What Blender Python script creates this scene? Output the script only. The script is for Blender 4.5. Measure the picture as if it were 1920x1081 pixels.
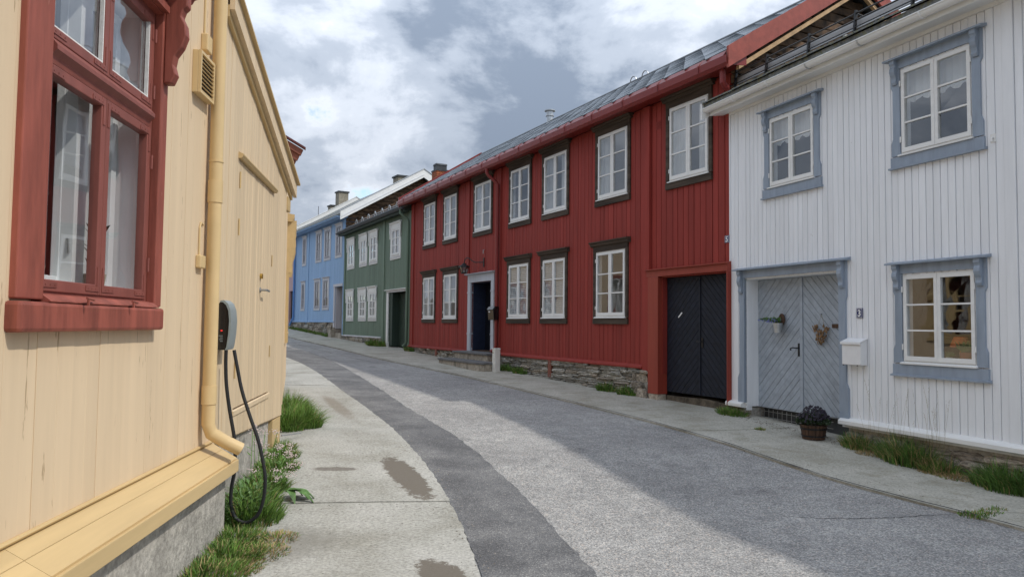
import bpy, math, random
from mathutils import Vector, Matrix
rnd = random.Random(7)
R = math.radians
for o in list(bpy.data.objects): bpy.data.objects.remove(o)
sc = bpy.context.scene
COL = sc.collection

# ------------------------------------------------------------------ camera
EYE, PITCH, ROLL, FPX = 1.65, .049, .011, 1400.0
cam = bpy.data.cameras.new('camera'); camo = bpy.data.objects.new('camera', cam); COL.objects.link(camo)
fw = Vector((0, math.cos(PITCH), math.sin(PITCH))); u0 = Vector((0, -math.sin(PITCH), math.cos(PITCH))); r0 = Vector((1, 0, 0))
rt = r0 * math.cos(ROLL) + u0 * math.sin(ROLL); up = u0 * math.cos(ROLL) - r0 * math.sin(ROLL)
camo.matrix_world = Matrix(((rt.x, up.x, -fw.x, 0), (rt.y, up.y, -fw.y, 0), (rt.z, up.z, -fw.z, EYE), (0, 0, 0, 1)))
cam.sensor_width = 36; cam.lens = 36 * FPX / 1920; cam.clip_end = 3000; cam.clip_start = .05
sc.camera = camo

# ------------------------------------------------------------------ sun, sky, exposure
SUN_EL = R(50); SAZ = Vector((.948, -.318, 0)).normalized()
sund = bpy.data.lights.new('sun', 'SUN'); sund.energy = 1.5; sund.angle = R(1.4); sund.color = (1, .955, .88)
suno = bpy.data.objects.new('sun', sund); COL.objects.link(suno)
sdir = SAZ * math.cos(SUN_EL) + Vector((0, 0, math.sin(SUN_EL)))
suno.rotation_euler = sdir.to_track_quat('Z', 'Y').to_euler(); suno.location = sdir * 60
world = bpy.data.worlds.new('World'); sc.world = world; world.use_nodes = True

CLOUD = 3.25; SKY_OFF = (3.7, 1.3, 3.3)
def build_sky():
    nt = world.node_tree; N = nt.nodes; L = nt.links; N.clear()
    out = N.new('ShaderNodeOutputWorld'); bg = N.new('ShaderNodeBackground'); bg.inputs[1].default_value = .13
    L.new(bg.outputs[0], out.inputs[0])
    sky = N.new('ShaderNodeTexSky'); sky.sky_type = 'NISHITA'; sky.sun_disc = False
    sky.sun_elevation = SUN_EL; sky.sun_rotation = math.atan2(SAZ.x, SAZ.y); sky.air_density = 1.0; sky.dust_density = .6; sky.ozone_density = 1.5
    tc = N.new('ShaderNodeTexCoord'); sep = N.new('ShaderNodeSeparateXYZ'); L.new(tc.outputs['Generated'], sep.inputs[0])
    def m(op, a, b=None, c=None):
        n = N.new('ShaderNodeMath'); n.operation = op
        for i, v in enumerate((a, b, c)):
            if v is None: continue
            if isinstance(v, (int, float)): n.inputs[i].default_value = v
            else: L.new(v, n.inputs[i])
        return n.outputs[0]
    comb = N.new('ShaderNodeMapping'); comb.inputs['Scale'].default_value = (1, 1, 1.75); L.new(tc.outputs['Generated'], comb.inputs[0])
    def noise(scale, det, rough, off, dist=0.0):
        mp = N.new('ShaderNodeMapping'); mp.inputs['Location'].default_value = off; L.new(comb.outputs[0], mp.inputs[0])
        n = N.new('ShaderNodeTexNoise'); n.inputs['Scale'].default_value = scale; n.inputs['Detail'].default_value = det
        n.inputs['Roughness'].default_value = rough; n.inputs['Distortion'].default_value = dist
        L.new(mp.outputs[0], n.inputs[0]); return n.outputs[0]
    def ramp(v, *st):
        r = N.new('ShaderNodeValToRGB'); e = r.color_ramp.elements; r.color_ramp.interpolation = 'EASE'
        e[0].position, e[0].color = st[0]; e[1].position, e[1].color = st[-1]
        for p, c in st[1:-1]:
            k = e.new(p); k.color = c
        L.new(v, r.inputs[0]); return r.outputs[0]
    big = noise(2.3, 4, .50, SKY_OFF, .1); fine = noise(5.2, 11, .60, (1.2, 8.4, 2.0), .2)
    dens = m('ADD', m('MULTIPLY', big, .55), m('MULTIPLY', fine, .45))
    cover = ramp(dens, (.395, (0, 0, 0, 1)), (.435, (1, 1, 1, 1)))
    g = lambda a, b, c: (a, b, c, 1)
    tone = ramp(dens, (.41, g(.92, .965, 1.04)), (.452, g(.71, .77, .87)), (.505, g(.49, .555, .66)), (.575, g(.26, .32, .42)))
    # overcast skies are brightest overhead: (1 + 2 sin h) / 3
    lum = m('MULTIPLY_ADD', m('MAXIMUM', sep.outputs[2], 0.0), 2.0, 1.0)
    sc_ = N.new('ShaderNodeVectorMath'); sc_.operation = 'SCALE'; L.new(tone, sc_.inputs[0]); L.new(m('MULTIPLY', lum, CLOUD), sc_.inputs['Scale'])
    mx = N.new('ShaderNodeMix'); mx.data_type = 'RGBA'; L.new(cover, mx.inputs[0]); L.new(sky.outputs[0], mx.inputs[6]); L.new(sc_.outputs[0], mx.inputs[7])
    L.new(mx.outputs[2], bg.inputs[0])
build_sky()
sc.view_settings.view_transform = 'Standard'; sc.view_settings.look = 'None'; sc.view_settings.gamma = 1; sc.view_settings.exposure = .80
sc.render.engine = 'CYCLES'
sc.cycles.max_bounces = 8; sc.cycles.transparent_max_bounces = 16; sc.cycles.caustics_reflective = False; sc.cycles.caustics_refractive = False

# ------------------------------------------------------------------ materials
MATS = {}
def mat(name, col, rough=.6, var=.12, scale=6.0, stretch=(1, 1, 1), bump=.0, rand=.0, metal=0.0, spec=.4, chips=None, col2=None, fine=0.0, dirt=None, bscale=None):
    """painted or raw surface: base colour broken by noise, optional per-object tint, chips of another colour, bump"""
    m = bpy.data.materials.new(name); m.use_nodes = True; nt = m.node_tree; N = nt.nodes; L = nt.links
    b = N['Principled BSDF']; b.inputs['Roughness'].default_value = rough; b.inputs['Metallic'].default_value = metal
    b.inputs['Specular IOR Level'].default_value = spec
    tc = N.new('ShaderNodeTexCoord'); oi = N.new('ShaderNodeObjectInfo')
    mp = N.new('ShaderNodeMapping'); mp.inputs['Scale'].default_value = stretch; L.new(tc.outputs['Object'], mp.inputs[0])
    cmb = N.new('ShaderNodeVectorMath'); cmb.operation = 'ADD'; L.new(mp.outputs[0], cmb.inputs[0])
    rv = N.new('ShaderNodeVectorMath'); rv.operation = 'SCALE'; rv.inputs[0].default_value = (17, 31, 5); L.new(oi.outputs['Random'], rv.inputs['Scale']); L.new(rv.outputs[0], cmb.inputs[1])
    n1 = N.new('ShaderNodeTexNoise'); n1.inputs['Scale'].default_value = scale; n1.inputs['Detail'].default_value = 6; n1.inputs['Roughness'].default_value = .62; L.new(cmb.outputs[0], n1.inputs[0])
    c2 = col2 or tuple(max(0, c * (1 - 2.2 * var)) for c in col)
    c1 = tuple(min(1, c * (1 + 1.0 * var)) for c in col)
    r = N.new('ShaderNodeValToRGB'); r.color_ramp.elements[0].position = .3; r.color_ramp.elements[1].position = .7
    r.color_ramp.elements[0].color = (*c2, 1); r.color_ramp.elements[1].color = (*c1, 1); L.new(n1.outputs[0], r.inputs[0])
    cur = r.outputs[0]
    if rand:
        hv = N.new('ShaderNodeHueSaturation'); mr = N.new('ShaderNodeMapRange'); mr.inputs[3].default_value = 1 - rand; mr.inputs[4].default_value = 1 + rand
        L.new(oi.outputs['Random'], mr.inputs[0]); L.new(mr.outputs[0], hv.inputs['Value']); L.new(cur, hv.inputs['Color']); cur = hv.outputs[0]
    if fine:
        n3 = N.new('ShaderNodeTexNoise'); n3.inputs['Scale'].default_value = fine; n3.inputs['Detail'].default_value = 3; L.new(tc.outputs['Object'], n3.inputs[0])
        r3 = N.new('ShaderNodeMapRange'); r3.inputs[1].default_value = .3; r3.inputs[2].default_value = .7; r3.inputs[3].default_value = .72; r3.inputs[4].default_value = 1.25; L.new(n3.outputs[0], r3.inputs[0])
        h3 = N.new('ShaderNodeHueSaturation'); L.new(cur, h3.inputs['Color']); L.new(r3.outputs[0], h3.inputs['Value']); cur = h3.outputs[0]
    if chips:
        ccol, amt, cs, cst = chips
        mp2 = N.new('ShaderNodeMapping'); mp2.inputs['Scale'].default_value = cst; L.new(tc.outputs['Object'], mp2.inputs[0])
        n2 = N.new('ShaderNodeTexNoise'); n2.inputs['Scale'].default_value = cs; n2.inputs['Detail'].default_value = 5; n2.inputs['Roughness'].default_value = .6; L.new(mp2.outputs[0], n2.inputs[0])
        r2 = N.new('ShaderNodeValToRGB'); r2.color_ramp.elements[0].position = amt; r2.color_ramp.elements[1].position = amt + .03; L.new(n2.outputs[0], r2.inputs[0])
        mx = N.new('ShaderNodeMix'); mx.data_type = 'RGBA'; L.new(r2.outputs[0], mx.inputs[0]); L.new(cur, mx.inputs[6]); mx.inputs[7].default_value = (*ccol, 1); cur = mx.outputs[2]
    L.new(cur, b.inputs['Base Color'])
    if bump:
        bp = N.new('ShaderNodeBump'); bp.inputs['Strength'].default_value = bump; bp.inputs['Distance'].default_value = .01
        if bscale:
            nb = N.new('ShaderNodeTexNoise'); nb.inputs['Scale'].default_value = bscale; nb.inputs['Detail'].default_value = 5; L.new(cmb.outputs[0], nb.inputs[0]); L.new(nb.outputs[0], bp.inputs['Height'])
        else: L.new(n1.outputs[0], bp.inputs['Height'])
        L.new(bp.outputs[0], b.inputs['Normal'])
    MATS[name] = m; return m
GR = (1, 1, .08)      # vertical grain
GX = (.08, 1, 1)      # grain along x
mat('white_paint', (0.83, 0.845, 0.865), .55, .035, 9, (1, 1, .12), .12, .03, chips=((.42, .40, .36), .735, 26, (1, 1, .3)))
mat('white_trim', (.80, .80, .78), .5, .04, 10, GX, .08)
mat('greyblue_paint', (0.295, 0.35, 0.425), .5, .08, 10, (1, 1, .2), .1, .02)
mat('door_blue', (0.36, 0.405, 0.46), .55, .10, 8, (1, 1, 1), .15, .05, chips=((.46, .44, .40), .74, 14, (1, 1, 1)))
mat('red_paint', (0.29, 0.042, 0.032), .68, .10, 7, GR, .3, .08, spec=.25)
mat('red_bright', (0.29, 0.046, 0.028), .5, .08, 8, GR, .15, .03)
mat('red_rake', (.31, .066, .047), .6, .12, 8, GX, .2)
mat('red_metal', (0.23, 0.032, 0.028), .38, .06, 3, GX, .0)
mat('brown_trim', (0.08, 0.06, 0.045), .7, .3, 9, GX, .25, spec=.2)
mat('navy_gate', (0.011, 0.015, 0.027), .7, .25, 8, (1, 1, 1), .2, .10)
mat('door_black', (.008, .009, .013), .35, .1, 8)
mat('reveal_navy', (.018, .026, .055), .5, .1, 8)
mat('pilaster', (.50, .53, .58), .55, .05, 8, GR)
mat('green_paint', (0.15, 0.215, 0.155), .6, .12, 8, GR, .2, .04)
mat('green_dark', (.030, .052, .038), .6, .15, 8, GR, .2, .06)
mat('blue_paint', (0.28, 0.44, 0.66), .6, .06, 6, GR, .15, .02)
mat('blue_pipe', (.13, .27, .55), .4, .04, 6)
mat('pink_paint', (.52, .36, .36), .65, .08, 7, GR, .1)
mat('grey_casing', (0.6, 0.59, 0.61), .6, .08, 8, GR, .1)
mat('grey_sash', (0.38, 0.37, 0.4), .55, .08, 8)
mat('maroon', (.12, .03, .03), .55, .15, 8, GR, .15)
mat('yellow_wall', (0.71, 0.55, 0.365), .68, .045, 5, (1, 1, .07), .45, .02, chips=((.42, .30, .18), .66, 34, (1, 1, .10)))
mat('yellow_board', (0.7, 0.545, 0.355), .6, .07, 14, (1, 1, .03), .12, .06)
mat('yellow_trim', (0.6, 0.435, 0.215), .5, .06, 9, GX, .12, .02, chips=((.45, .33, .18), .73, 18, (.35, 1, 1)))
mat('yellow_pipe', (0.66, 0.485, 0.25), .42, .03, 4, bump=.02)
mat('oxide_red', (0.31, 0.085, 0.058), .6, .22, 9, (1, 1, .15), .3, .03, chips=((.40, .16, .11), .70, 30, (1, 1, .3)))
mat('oxide_sash', (0.25, 0.08, 0.062), .5, .10, 9, (1, 1, .2), .15)
mat('rust_brown', (0.22, 0.075, 0.05), .6, .12, 8, GX, .15)
mat('putty', (.78, .77, .74), .7, .05, 30, bump=.4)
mat('inner_white', (0.88, 0.89, 0.89), .5, .03, 6)
mat('slate', (0.19, 0.215, 0.24), .5, .10, 5, (1, 1, 1), .15, .06)
mat('slate_moss', (0.17, 0.18, 0.175), .7, .3, 14, (1, 1, 1), .6, .2, chips=((.17, .17, .11), .55, 16, (1, 1, 1)))
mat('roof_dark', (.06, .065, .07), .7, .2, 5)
mat('log_wood', (.13, .075, .040), .8, .5, 5, GX, .5, .35, col2=(.018, .013, .010))
mat('raw_wood', (.55, .36, .19), .7, .15, 8, GX, .1)
mat('stone', (0.36, 0.34, 0.295), .85, .42, 5, (1, 1, 1.5), .8, .38, fine=30)
mat('stone_warm', (.36, .31, .25), .85, .36, 5, (1, 1, 1), .8, .30, fine=25)
mat('mortar', (0.05, 0.048, 0.042), .95, .3, 12, bump=.8)
mat('concrete_wall', (0.44, 0.415, 0.37), .85, .14, 3.0, (1, 1, 1), .8, fine=26, bscale=55, chips=((.16, .15, .135), .66, 7, (1, 1, .6)))
mat('step_stone', (.40, .355, .29), .85, .22, 6, (1, 1, .3), .5, fine=20)
mat('step_top', (.17, .17, .17), .8, .15, 8, bump=.4)
mat('black_metal', (.012, .012, .013), .4, .1, 20)
mat('grey_metal', (.42, .43, .44), .35, .1, 10, metal=.8)
mat('zinc', (.55, .57, .58), .35, .1, 14, metal=.7)
mat('snow_board', (.50, .50, .50), .6, .2, 6, GX)
mat('brass', (.62, .42, .12), .35, .1, 20, metal=.9)
mat('rubber', (.018, .019, .021), .55, .05, 9)
mat('charger_black', (.010, .010, .011), .15, .0, 5, spec=.6)
mat('charger_grey', (.27, .31, .31), .35, .03, 6)
mat('cabinet', (.76, .75, .69), .6, .06, 5, bump=.05)
mat('mailbox_white', (.80, .80, .80), .4, .02, 8, chips=((.28, .12, .05), .76, 22, (1, 1, 1)))
mat('enamel_blue', (.015, .03, .13), .25, .03, 8)
mat('enamel_white', (.8, .8, .8), .3, .0, 8)
mat('tub_wood', (.085, .045, .026), .7, .3, 14, GR, .4, .1)
mat('soil', (.03, .022, .016), .95, .3, 30)
mat('drift', (.30, .185, .095), .8, .35, 25, (1, 1, 1), .3, .0, col2=(.07, .04, .02))
mat('petal_dark', (.016, .010, .022), .6, .3, 30)
mat('petal_pale', (.70, .58, .55), .7, .12, 40)
mat('petal_blue', (.20, .22, .55), .7, .2, 40)
mat('leaf', (0.1, 0.2, 0.05), .55, .3, 22, rand=.1)
mat('leaf_light', (0.15, 0.29, 0.065), .5, .25, 12)
mat('leaf_dark', (.030, .055, .020), .5, .3, 22)
mat('leaf_house', (.050, .055, .030), .4, .3, 22)
mat('blade_a', (0.17, 0.3, 0.05), .6, .25, 9)
mat('blade_b', (0.095, 0.19, 0.035), .6, .25, 9)
mat('blade_dry', (0.42, 0.31, 0.15), .8, .2, 9)
mat('straw', (.30, .25, .13), .8, .2, 9)
mat('pot_clay', (.34, .11, .05), .7, .15, 12)
mat('pot_pale', (.55, .52, .38), .6, .1, 12)
mat('pot_cream', (.80, .78, .62), .4, .05, 12)
mat('lampshade', (.75, .17, .04), .7, .06, 12)
mat('room', (.30, .26, .21), .8, .08, 2)
mat('room_white', (0.72, 0.7, 0.66), .8, .04, 2)
mat('room_wood', (.30, .17, .07), .7, .2, 5, GR)
mat('brick', (.40, .115, .045), .8, .2, 9, bump=.2, rand=.12)
mat('chimney_grey', (.30, .27, .21), .85, .15, 6, bump=.5, fine=20)
mat('lead', (.05, .055, .06), .5, .2, 8)
mat('earth', (.14, .115, .085), .95, .3, 5, bump=.6, fine=30)
mat('dead_grass', (.22, .12, .055), .9, .4, 20, bump=.6)

def cloth(name, col):
    m = bpy.data.materials.new(name); m.use_nodes = True; N = m.node_tree.nodes; L = m.node_tree.links
    out = N['Material Output']; N.remove(N['Principled BSDF'])
    d = N.new('ShaderNodeBsdfDiffuse'); t = N.new('ShaderNodeBsdfTranslucent'); mx = N.new('ShaderNodeMixShader'); mx.inputs[0].default_value = .35
    d.inputs[0].default_value = (*col, 1); t.inputs[0].default_value = (*col, 1)
    L.new(d.outputs[0], mx.inputs[1]); L.new(t.outputs[0], mx.inputs[2]); L.new(mx.outputs[0], out.inputs[0]); MATS[name] = m
cloth('curtain', (.80, .81, .80)); cloth('curtain_warm', (.80, .66, .40)); cloth('blind', (.74, .75, .76))

def glass(name, tint, f0):
    m = bpy.data.materials.new(name); m.use_nodes = True; N = m.node_tree.nodes; L = m.node_tree.links
    out = N['Material Output']; N.remove(N['Principled BSDF'])
    lw = N.new('ShaderNodeLayerWeight'); lw.inputs[0].default_value = .5
    p = N.new('ShaderNodeMath'); p.operation = 'POWER'; p.inputs[1].default_value = 4.2; L.new(lw.outputs['Facing'], p.inputs[0])
    a = N.new('ShaderNodeMath'); a.operation = 'MULTIPLY_ADD'; a.inputs[1].default_value = 1 - f0; a.inputs[2].default_value = f0; L.new(p.outputs[0], a.inputs[0])
    tr = N.new('ShaderNodeBsdfTransparent'); tr.inputs[0].default_value = (*tint, 1)
    gl = N.new('ShaderNodeBsdfGlossy'); gl.inputs['Roughness'].default_value = .015; gl.inputs['Color'].default_value = (.95, .97, 1, 1)
    tc = N.new('ShaderNodeTexCoord'); nz = N.new('ShaderNodeTexNoise'); nz.inputs['Scale'].default_value = 2.2; nz.inputs['Detail'].default_value = 1; L.new(tc.outputs['Object'], nz.inputs[0])
    bp = N.new('ShaderNodeBump'); bp.inputs['Strength'].default_value = .06; bp.inputs['Distance'].default_value = .05; L.new(nz.outputs[0], bp.inputs['Height']); L.new(bp.outputs[0], gl.inputs['Normal'])
    mx = N.new('ShaderNodeMixShader'); L.new(a.outputs[0], mx.inputs[0]); L.new(tr.outputs[0], mx.inputs[1]); L.new(gl.outputs[0], mx.inputs[2]); L.new(mx.outputs[0], out.inputs[0]); MATS[name] = m
glass('glass', (.95, .965, .965), .17)

def ground_mat(name, kind):
    m = bpy.data.materials.new(name); m.use_nodes = True; nt = m.node_tree; N = nt.nodes; L = nt.links
    b = N['Principled BSDF']; b.inputs['Roughness'].default_value = .9; b.inputs['Specular IOR Level'].default_value = .25
    geo = N.new('ShaderNodeNewGeometry'); P = geo.outputs['Position']
    def noise(s, d=4, ro=.6, off=(0, 0, 0), st=(1, 1, 1)):
        mp = N.new('ShaderNodeMapping'); mp.inputs['Location'].default_value = off; mp.inputs['Scale'].default_value = st; L.new(P, mp.inputs[0])
        n = N.new('ShaderNodeTexNoise'); n.inputs['Scale'].default_value = s; n.inputs['Detail'].default_value = d; n.inputs['Roughness'].default_value = ro; L.new(mp.outputs[0], n.inputs[0]); return n.outputs[0]
    def ramp(v, *st):
        r = N.new('ShaderNodeValToRGB'); e = r.color_ramp.elements
        e[0].position, e[0].color = st[0][0], (*st[0][1], 1); e[1].position, e[1].color = st[-1][0], (*st[-1][1], 1)
        for p, c in st[1:-1]: k = e.new(p); k.color = (*c, 1)
        L.new(v, r.inputs[0]); return r.outputs[0]
    def mix(f, a, c, typ='MIX'):
        x = N.new('ShaderNodeMix'); x.data_type = 'RGBA'; x.blend_type = typ
        for i, v in ((0, f), (6, a), (7, c)):
            if isinstance(v, (int, float)): x.inputs[i].default_value = v
            elif isinstance(v, tuple): x.inputs[i].default_value = (*v, 1)
            else: L.new(v, x.inputs[i])
        return x.outputs[2]
    def vor(s):
        v = N.new('ShaderNodeTexVoronoi'); v.inputs['Scale'].default_value = s; L.new(P, v.inputs[0]); return v
    bw = lambda a, c: ((a, (0, 0, 0)), (c, (1, 1, 1)))
    if kind == 'asphalt':
        v = vor(88); sepc = N.new('ShaderNodeSeparateColor'); L.new(v.outputs['Color'], sepc.inputs[0])
        c = ramp(sepc.outputs[0], (0, (.205, .203, .20)), (.3, (.325, .32, .31)), (.7, (.415, .405, .385)), (.92, (.56, .545, .51)), (1, (.60, .51, .44)))
        edge = ramp(v.outputs['Distance'], (.3, (1, 1, 1)), (.8, (.62, .62, .62)))
        c = mix(.85, c, edge, 'MULTIPLY')
        big = ramp(noise(.5, 7, .65), (.35, (.80, .80, .81)), (.65, (1.1, 1.1, 1.1))); c = mix(1.0, c, big, 'MULTIPLY')
        mid = ramp(noise(5, 6, .7, (1, 4, 0)), (.35, (.86, .86, .86)), (.65, (1.1, 1.1, 1.1))); c = mix(1.0, c, mid, 'MULTIPLY')
        oil = ramp(noise(1.1, 5, .6, (8, 2, 0)), *bw(.60, .72)); c = mix(oil, c, mix(1.0, c, (.72, .72, .73), 'MULTIPLY'))
        h = v.outputs['Distance']; hs, hd = .55, .006
    elif kind == 'patch':
        v = vor(130); sepc = N.new('ShaderNodeSeparateColor'); L.new(v.outputs['Color'], sepc.inputs[0])
        c = ramp(sepc.outputs[0], (0, (.10, .10, .103)), (.6, (.15, .15, .153)), (.92, (.21, .21, .208)), (1, (.34, .33, .31)))
        big = ramp(noise(1.6, 6, .65), (.36, (.72, .72, .73)), (.52, (1.0, 1.0, 1.0)), (.66, (1.35, 1.34, 1.31))); c = mix(1.0, c, big, 'MULTIPLY')
        dust = ramp(noise(7, 6, .7, (3, 1, 0)), *bw(.62, .74)); c = mix(dust, c, (.24, .235, .22))
        h = v.outputs['Distance']; hs, hd = .35, .004
    else:
        f = ramp(noise(42, 5, .75), (.36, (.70, .70, .70)), (.64, (1.25, 1.25, 1.25)))
        c = ramp(noise(1.3, 7, .62), (.34, (.315, .305, .265)), (.48, (.385, .378, .34)), (.64, (.445, .437, .40)))
        c = mix(1.0, c, f, 'MULTIPLY')
        pit = ramp(noise(24, 3, .6, (5, 5, 0)), *bw(.66, .70)); c = mix(pit, c, (.13, .12, .105))
        if kind == 'concrete_l':
            def stain(cx, cy, ang, rx, ry, lo, hi, col, k):
                nonlocal c
                mp = N.new('ShaderNodeMapping'); mp.vector_type = 'TEXTURE'; mp.inputs['Location'].default_value = (cx, cy, 0); mp.inputs['Rotation'].default_value = (0, 0, R(ang)); mp.inputs['Scale'].default_value = (rx, ry, 1e6); L.new(P, mp.inputs[0])
                ln = N.new('ShaderNodeVectorMath'); ln.operation = 'LENGTH'; L.new(mp.outputs[0], ln.inputs[0])
                ad = N.new('ShaderNodeMath'); ad.operation = 'MULTIPLY_ADD'; ad.inputs[1].default_value = 1.25; L.new(noise(11, 8, .74, (cx, cy, 0)), ad.inputs[0]); L.new(ln.outputs['Value'], ad.inputs[2])
                hf = N.new('ShaderNodeMath'); hf.operation = 'MULTIPLY'; hf.inputs[1].default_value = .5; L.new(ad.outputs[0], hf.inputs[0]); mask = ramp(hf.outputs[0], (lo / 2, (k, k, k)), (hi / 2, (0, 0, 0))); c = mix(mask, c, col)
            stain(-1.03, 7.42, 111, 1.05, .19, 1.36, 1.47, (.150, .130, .105), .93)
            stain(-.40, 4.85, 118, .45, .19, 1.36, 1.47, (.150, .130, .105), .93)
            stain(-1.75, 7.56, 5, .26, .10, 1.35, 1.60, (.14, .12, .10), .75)
            stain(-2.75, 11.9, 112, 1.6, .13, 1.2, 1.7, (.20, .165, .125), .6)
            stain(-1.75, 5.35, 30, .55, .35, 1.3, 1.9, (.20, .19, .165), .6)
        else:
            moss = ramp(noise(2.2, 6, .65, (2, 7, 0)), *bw(.52, .75)); c = mix(moss, c, (.25, .235, .185)); c = mix(1.0, c, (1.13, 1.10, 1.04), 'MULTIPLY')
        h = noise(60, 5, .65); hs, hd = .5, .008
    L.new(c, b.inputs['Base Color'])
    bp = N.new('ShaderNodeBump'); bp.inputs['Strength'].default_value = hs; bp.inputs['Distance'].default_value = hd; L.new(h, bp.inputs['Height']); L.new(bp.outputs[0], b.inputs['Normal'])
    MATS[name] = m
ground_mat('asphalt', 'asphalt'); ground_mat('patch', 'patch'); ground_mat('concrete_left', 'concrete_l'); ground_mat('concrete_right', 'concrete_r')

# ------------------------------------------------------------------ mesh helpers
class MB:
    def __init__(s): s.v = []; s.f = []; s.mi = []; s.m = 0
    def add(s, vs, fs):
        n = len(s.v); s.v += [tuple(p) for p in vs]; s.f += [tuple(n + i for i in f) for f in fs]; s.mi += [s.m] * len(fs); return s
    def box(s, x0, x1, y0, y1, z0, z1):
        return s.add([(x0, y0, z0), (x1, y0, z0), (x1, y1, z0), (x0, y1, z0), (x0, y0, z1), (x1, y0, z1), (x1, y1, z1), (x0, y1, z1)],
                     [(0, 3, 2, 1), (4, 5, 6, 7), (0, 1, 5, 4), (1, 2, 6, 5), (2, 3, 7, 6), (3, 0, 4, 7)])
    def prism(s, poly, y0, y1, ax='y'):
        """polygon in (x,z) extruded along y, or (y,z) along x, or (x,y) along z"""
        n = len(poly)
        P = {'y': lambda a, b, t: (a, t, b), 'x': lambda a, b, t: (t, a, b), 'z': lambda a, b, t: (a, b, t)}[ax]
        vs = [P(a, b, y0) for a, b in poly] + [P(a, b, y1) for a, b in poly]
        fs = [tuple(range(n)), tuple(range(2 * n - 1, n - 1, -1))] + [(i, n + i, n + (i + 1) % n, (i + 1) % n) for i in range(n)]
        return s.add(vs, fs)
    def tube(s, pts, r, n=8, caps=True):
        pts = [Vector(p) for p in pts]; rr = r if isinstance(r, (list, tuple)) else [r] * len(pts)
        rings = []; prev = None
        for i, p in enumerate(pts):
            t = (pts[min(i + 1, len(pts) - 1)] - pts[max(i - 1, 0)]).normalized()
            if prev is None:
                a = Vector((0, 0, 1)) if abs(t.z) < .9 else Vector((1, 0, 0)); u = t.cross(a).normalized()
            else: u = (prev - t * prev.dot(t)).normalized()
            w = t.cross(u); prev = u
            rings.append([p + (u * math.cos(2 * math.pi * k / n) + w * math.sin(2 * math.pi * k / n)) * rr[i] for k in range(n)])
        vs = [q for ring in rings for q in ring]; fs = []
        for i in range(len(pts) - 1):
            for k in range(n): fs.append((i * n + k, i * n + (k + 1) % n, (i + 1) * n + (k + 1) % n, (i + 1) * n + k))
        if caps: fs.append(tuple(range(n - 1, -1, -1))); fs.append(tuple((len(pts) - 1) * n + k for k in range(n)))
        return s.add(vs, fs)
    def lathe(s, prof, c=(0, 0, 0), n=20):
        vs = []; fs = []
        for r, z in prof:
            for k in range(n): a = 2 * math.pi * k / n; vs.append((c[0] + r * math.cos(a), c[1] + r * math.sin(a), c[2] + z))
        for i in range(len(prof) - 1):
            for k in range(n): fs.append((i * n + k, i * n + (k + 1) % n, (i + 1) * n + (k + 1) % n, (i + 1) * n + k))
        return s.add(vs, fs)
    def sweep(s, prof, x0, x1, n=1):
        """open or closed (y,z) profile swept along x (closed polygon)"""
        return s.prism(prof, x0, x1, 'x')
    def obj(s, name, mats, parent=None, smooth=False, bevel=0, loc=None, zoff=0):
        me = bpy.data.meshes.new(name)
        me.from_pydata([(x, y, z - zoff) for x, y, z in s.v], [], s.f)
        if isinstance(mats, str): mats = [mats]
        for m in mats: me.materials.append(MATS[m])
        if len(mats) > 1: me.polygons.foreach_set('material_index', s.mi)
        if smooth:
            me.polygons.foreach_set('use_smooth', [True] * len(me.polygons))
        me.update()
        o = bpy.data.objects.new(name, me); COL.objects.link(o)
        if smooth == 'auto':
            md = o.modifiers.new('es', 'EDGE_SPLIT'); md.split_angle = R(35)
        if parent is not None: o.parent = parent
        if loc: o.location = loc
        if bevel:
            b = o.modifiers.new('bevel', 'BEVEL'); b.width = bevel; b.segments = 2; b.limit_method = 'ANGLE'; b.angle_limit = R(40)
        return o
def tag(o, label, cat, group=None, kind=None):
    if label: o['label'] = label
    if cat: o['category'] = cat
    if group: o['group'] = group
    if kind: o['kind'] = kind
    return o
def empty(name, loc, mtx=None):
    o = bpy.data.objects.new(name, None); COL.objects.link(o); o.empty_display_size = .2
    if mtx: o.matrix_world = mtx
    else: o.location = loc
    return o

class Frame:
    """a facade frame: x to the right seen from the street, y into the house, z absolute height"""
    def __init__(s, origin, X, z0=0.0):
        s.o = Vector((origin[0], origin[1], 0)); s.X = Vector((X[0], X[1], 0)).normalized(); s.Y = Vector((-s.X.y, s.X.x, 0)); s.z0 = z0; s.root = None
    def mtx(s): return Matrix(((s.X.x, s.Y.x, 0, s.o.x), (s.X.y, s.Y.y, 0, s.o.y), (0, 0, 1, s.z0), (0, 0, 0, 1)))
    def w(s, x, y, z=0): p = s.o + s.X * x + s.Y * y; return Vector((p.x, p.y, z))
    def house(s, name, label, cat='house'):
        s.root = tag(empty(name, None, s.mtx()), label, cat); return s.root
    def part(s, mb, name, m, parent=None, **k): return mb.obj(name, m, parent or s.root, zoff=s.z0, **k)
    def thing(s, name, label, cat, x, y, z, group=None):
        """a top-level Empty at a point of this facade; its parts use local coordinates with the facade's axes"""
        mt = Matrix(((s.X.x, s.Y.x, 0, 0), (s.X.y, s.Y.y, 0, 0), (0, 0, 1, 0), (0, 0, 0, 1))); mt.translation = s.w(x, y, z)
        return tag(empty(name, None, mt), label, cat, group)

# ------------------------------------------------------------------ the lie of the land
GQ = [-60, -5, 0, 5, 6, 7.5, 9.5, 12, 25, 34, 43, 60, 120, 400]; GZ = [-2, -.12, 0, .04, .08, .18, .27, .33, .72, .93, 1.31, 2.2, 5, 16]
def gz(x, y):
    q = -.4 * x + .917 * y
    if q <= GQ[0]: return GZ[0]
    for i in range(len(GQ) - 1):
        if q <= GQ[i + 1]:
            t = (q - GQ[i]) / (GQ[i + 1] - GQ[i]); return GZ[i] + t * (GZ[i + 1] - GZ[i])
    return GZ[-1]

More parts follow.
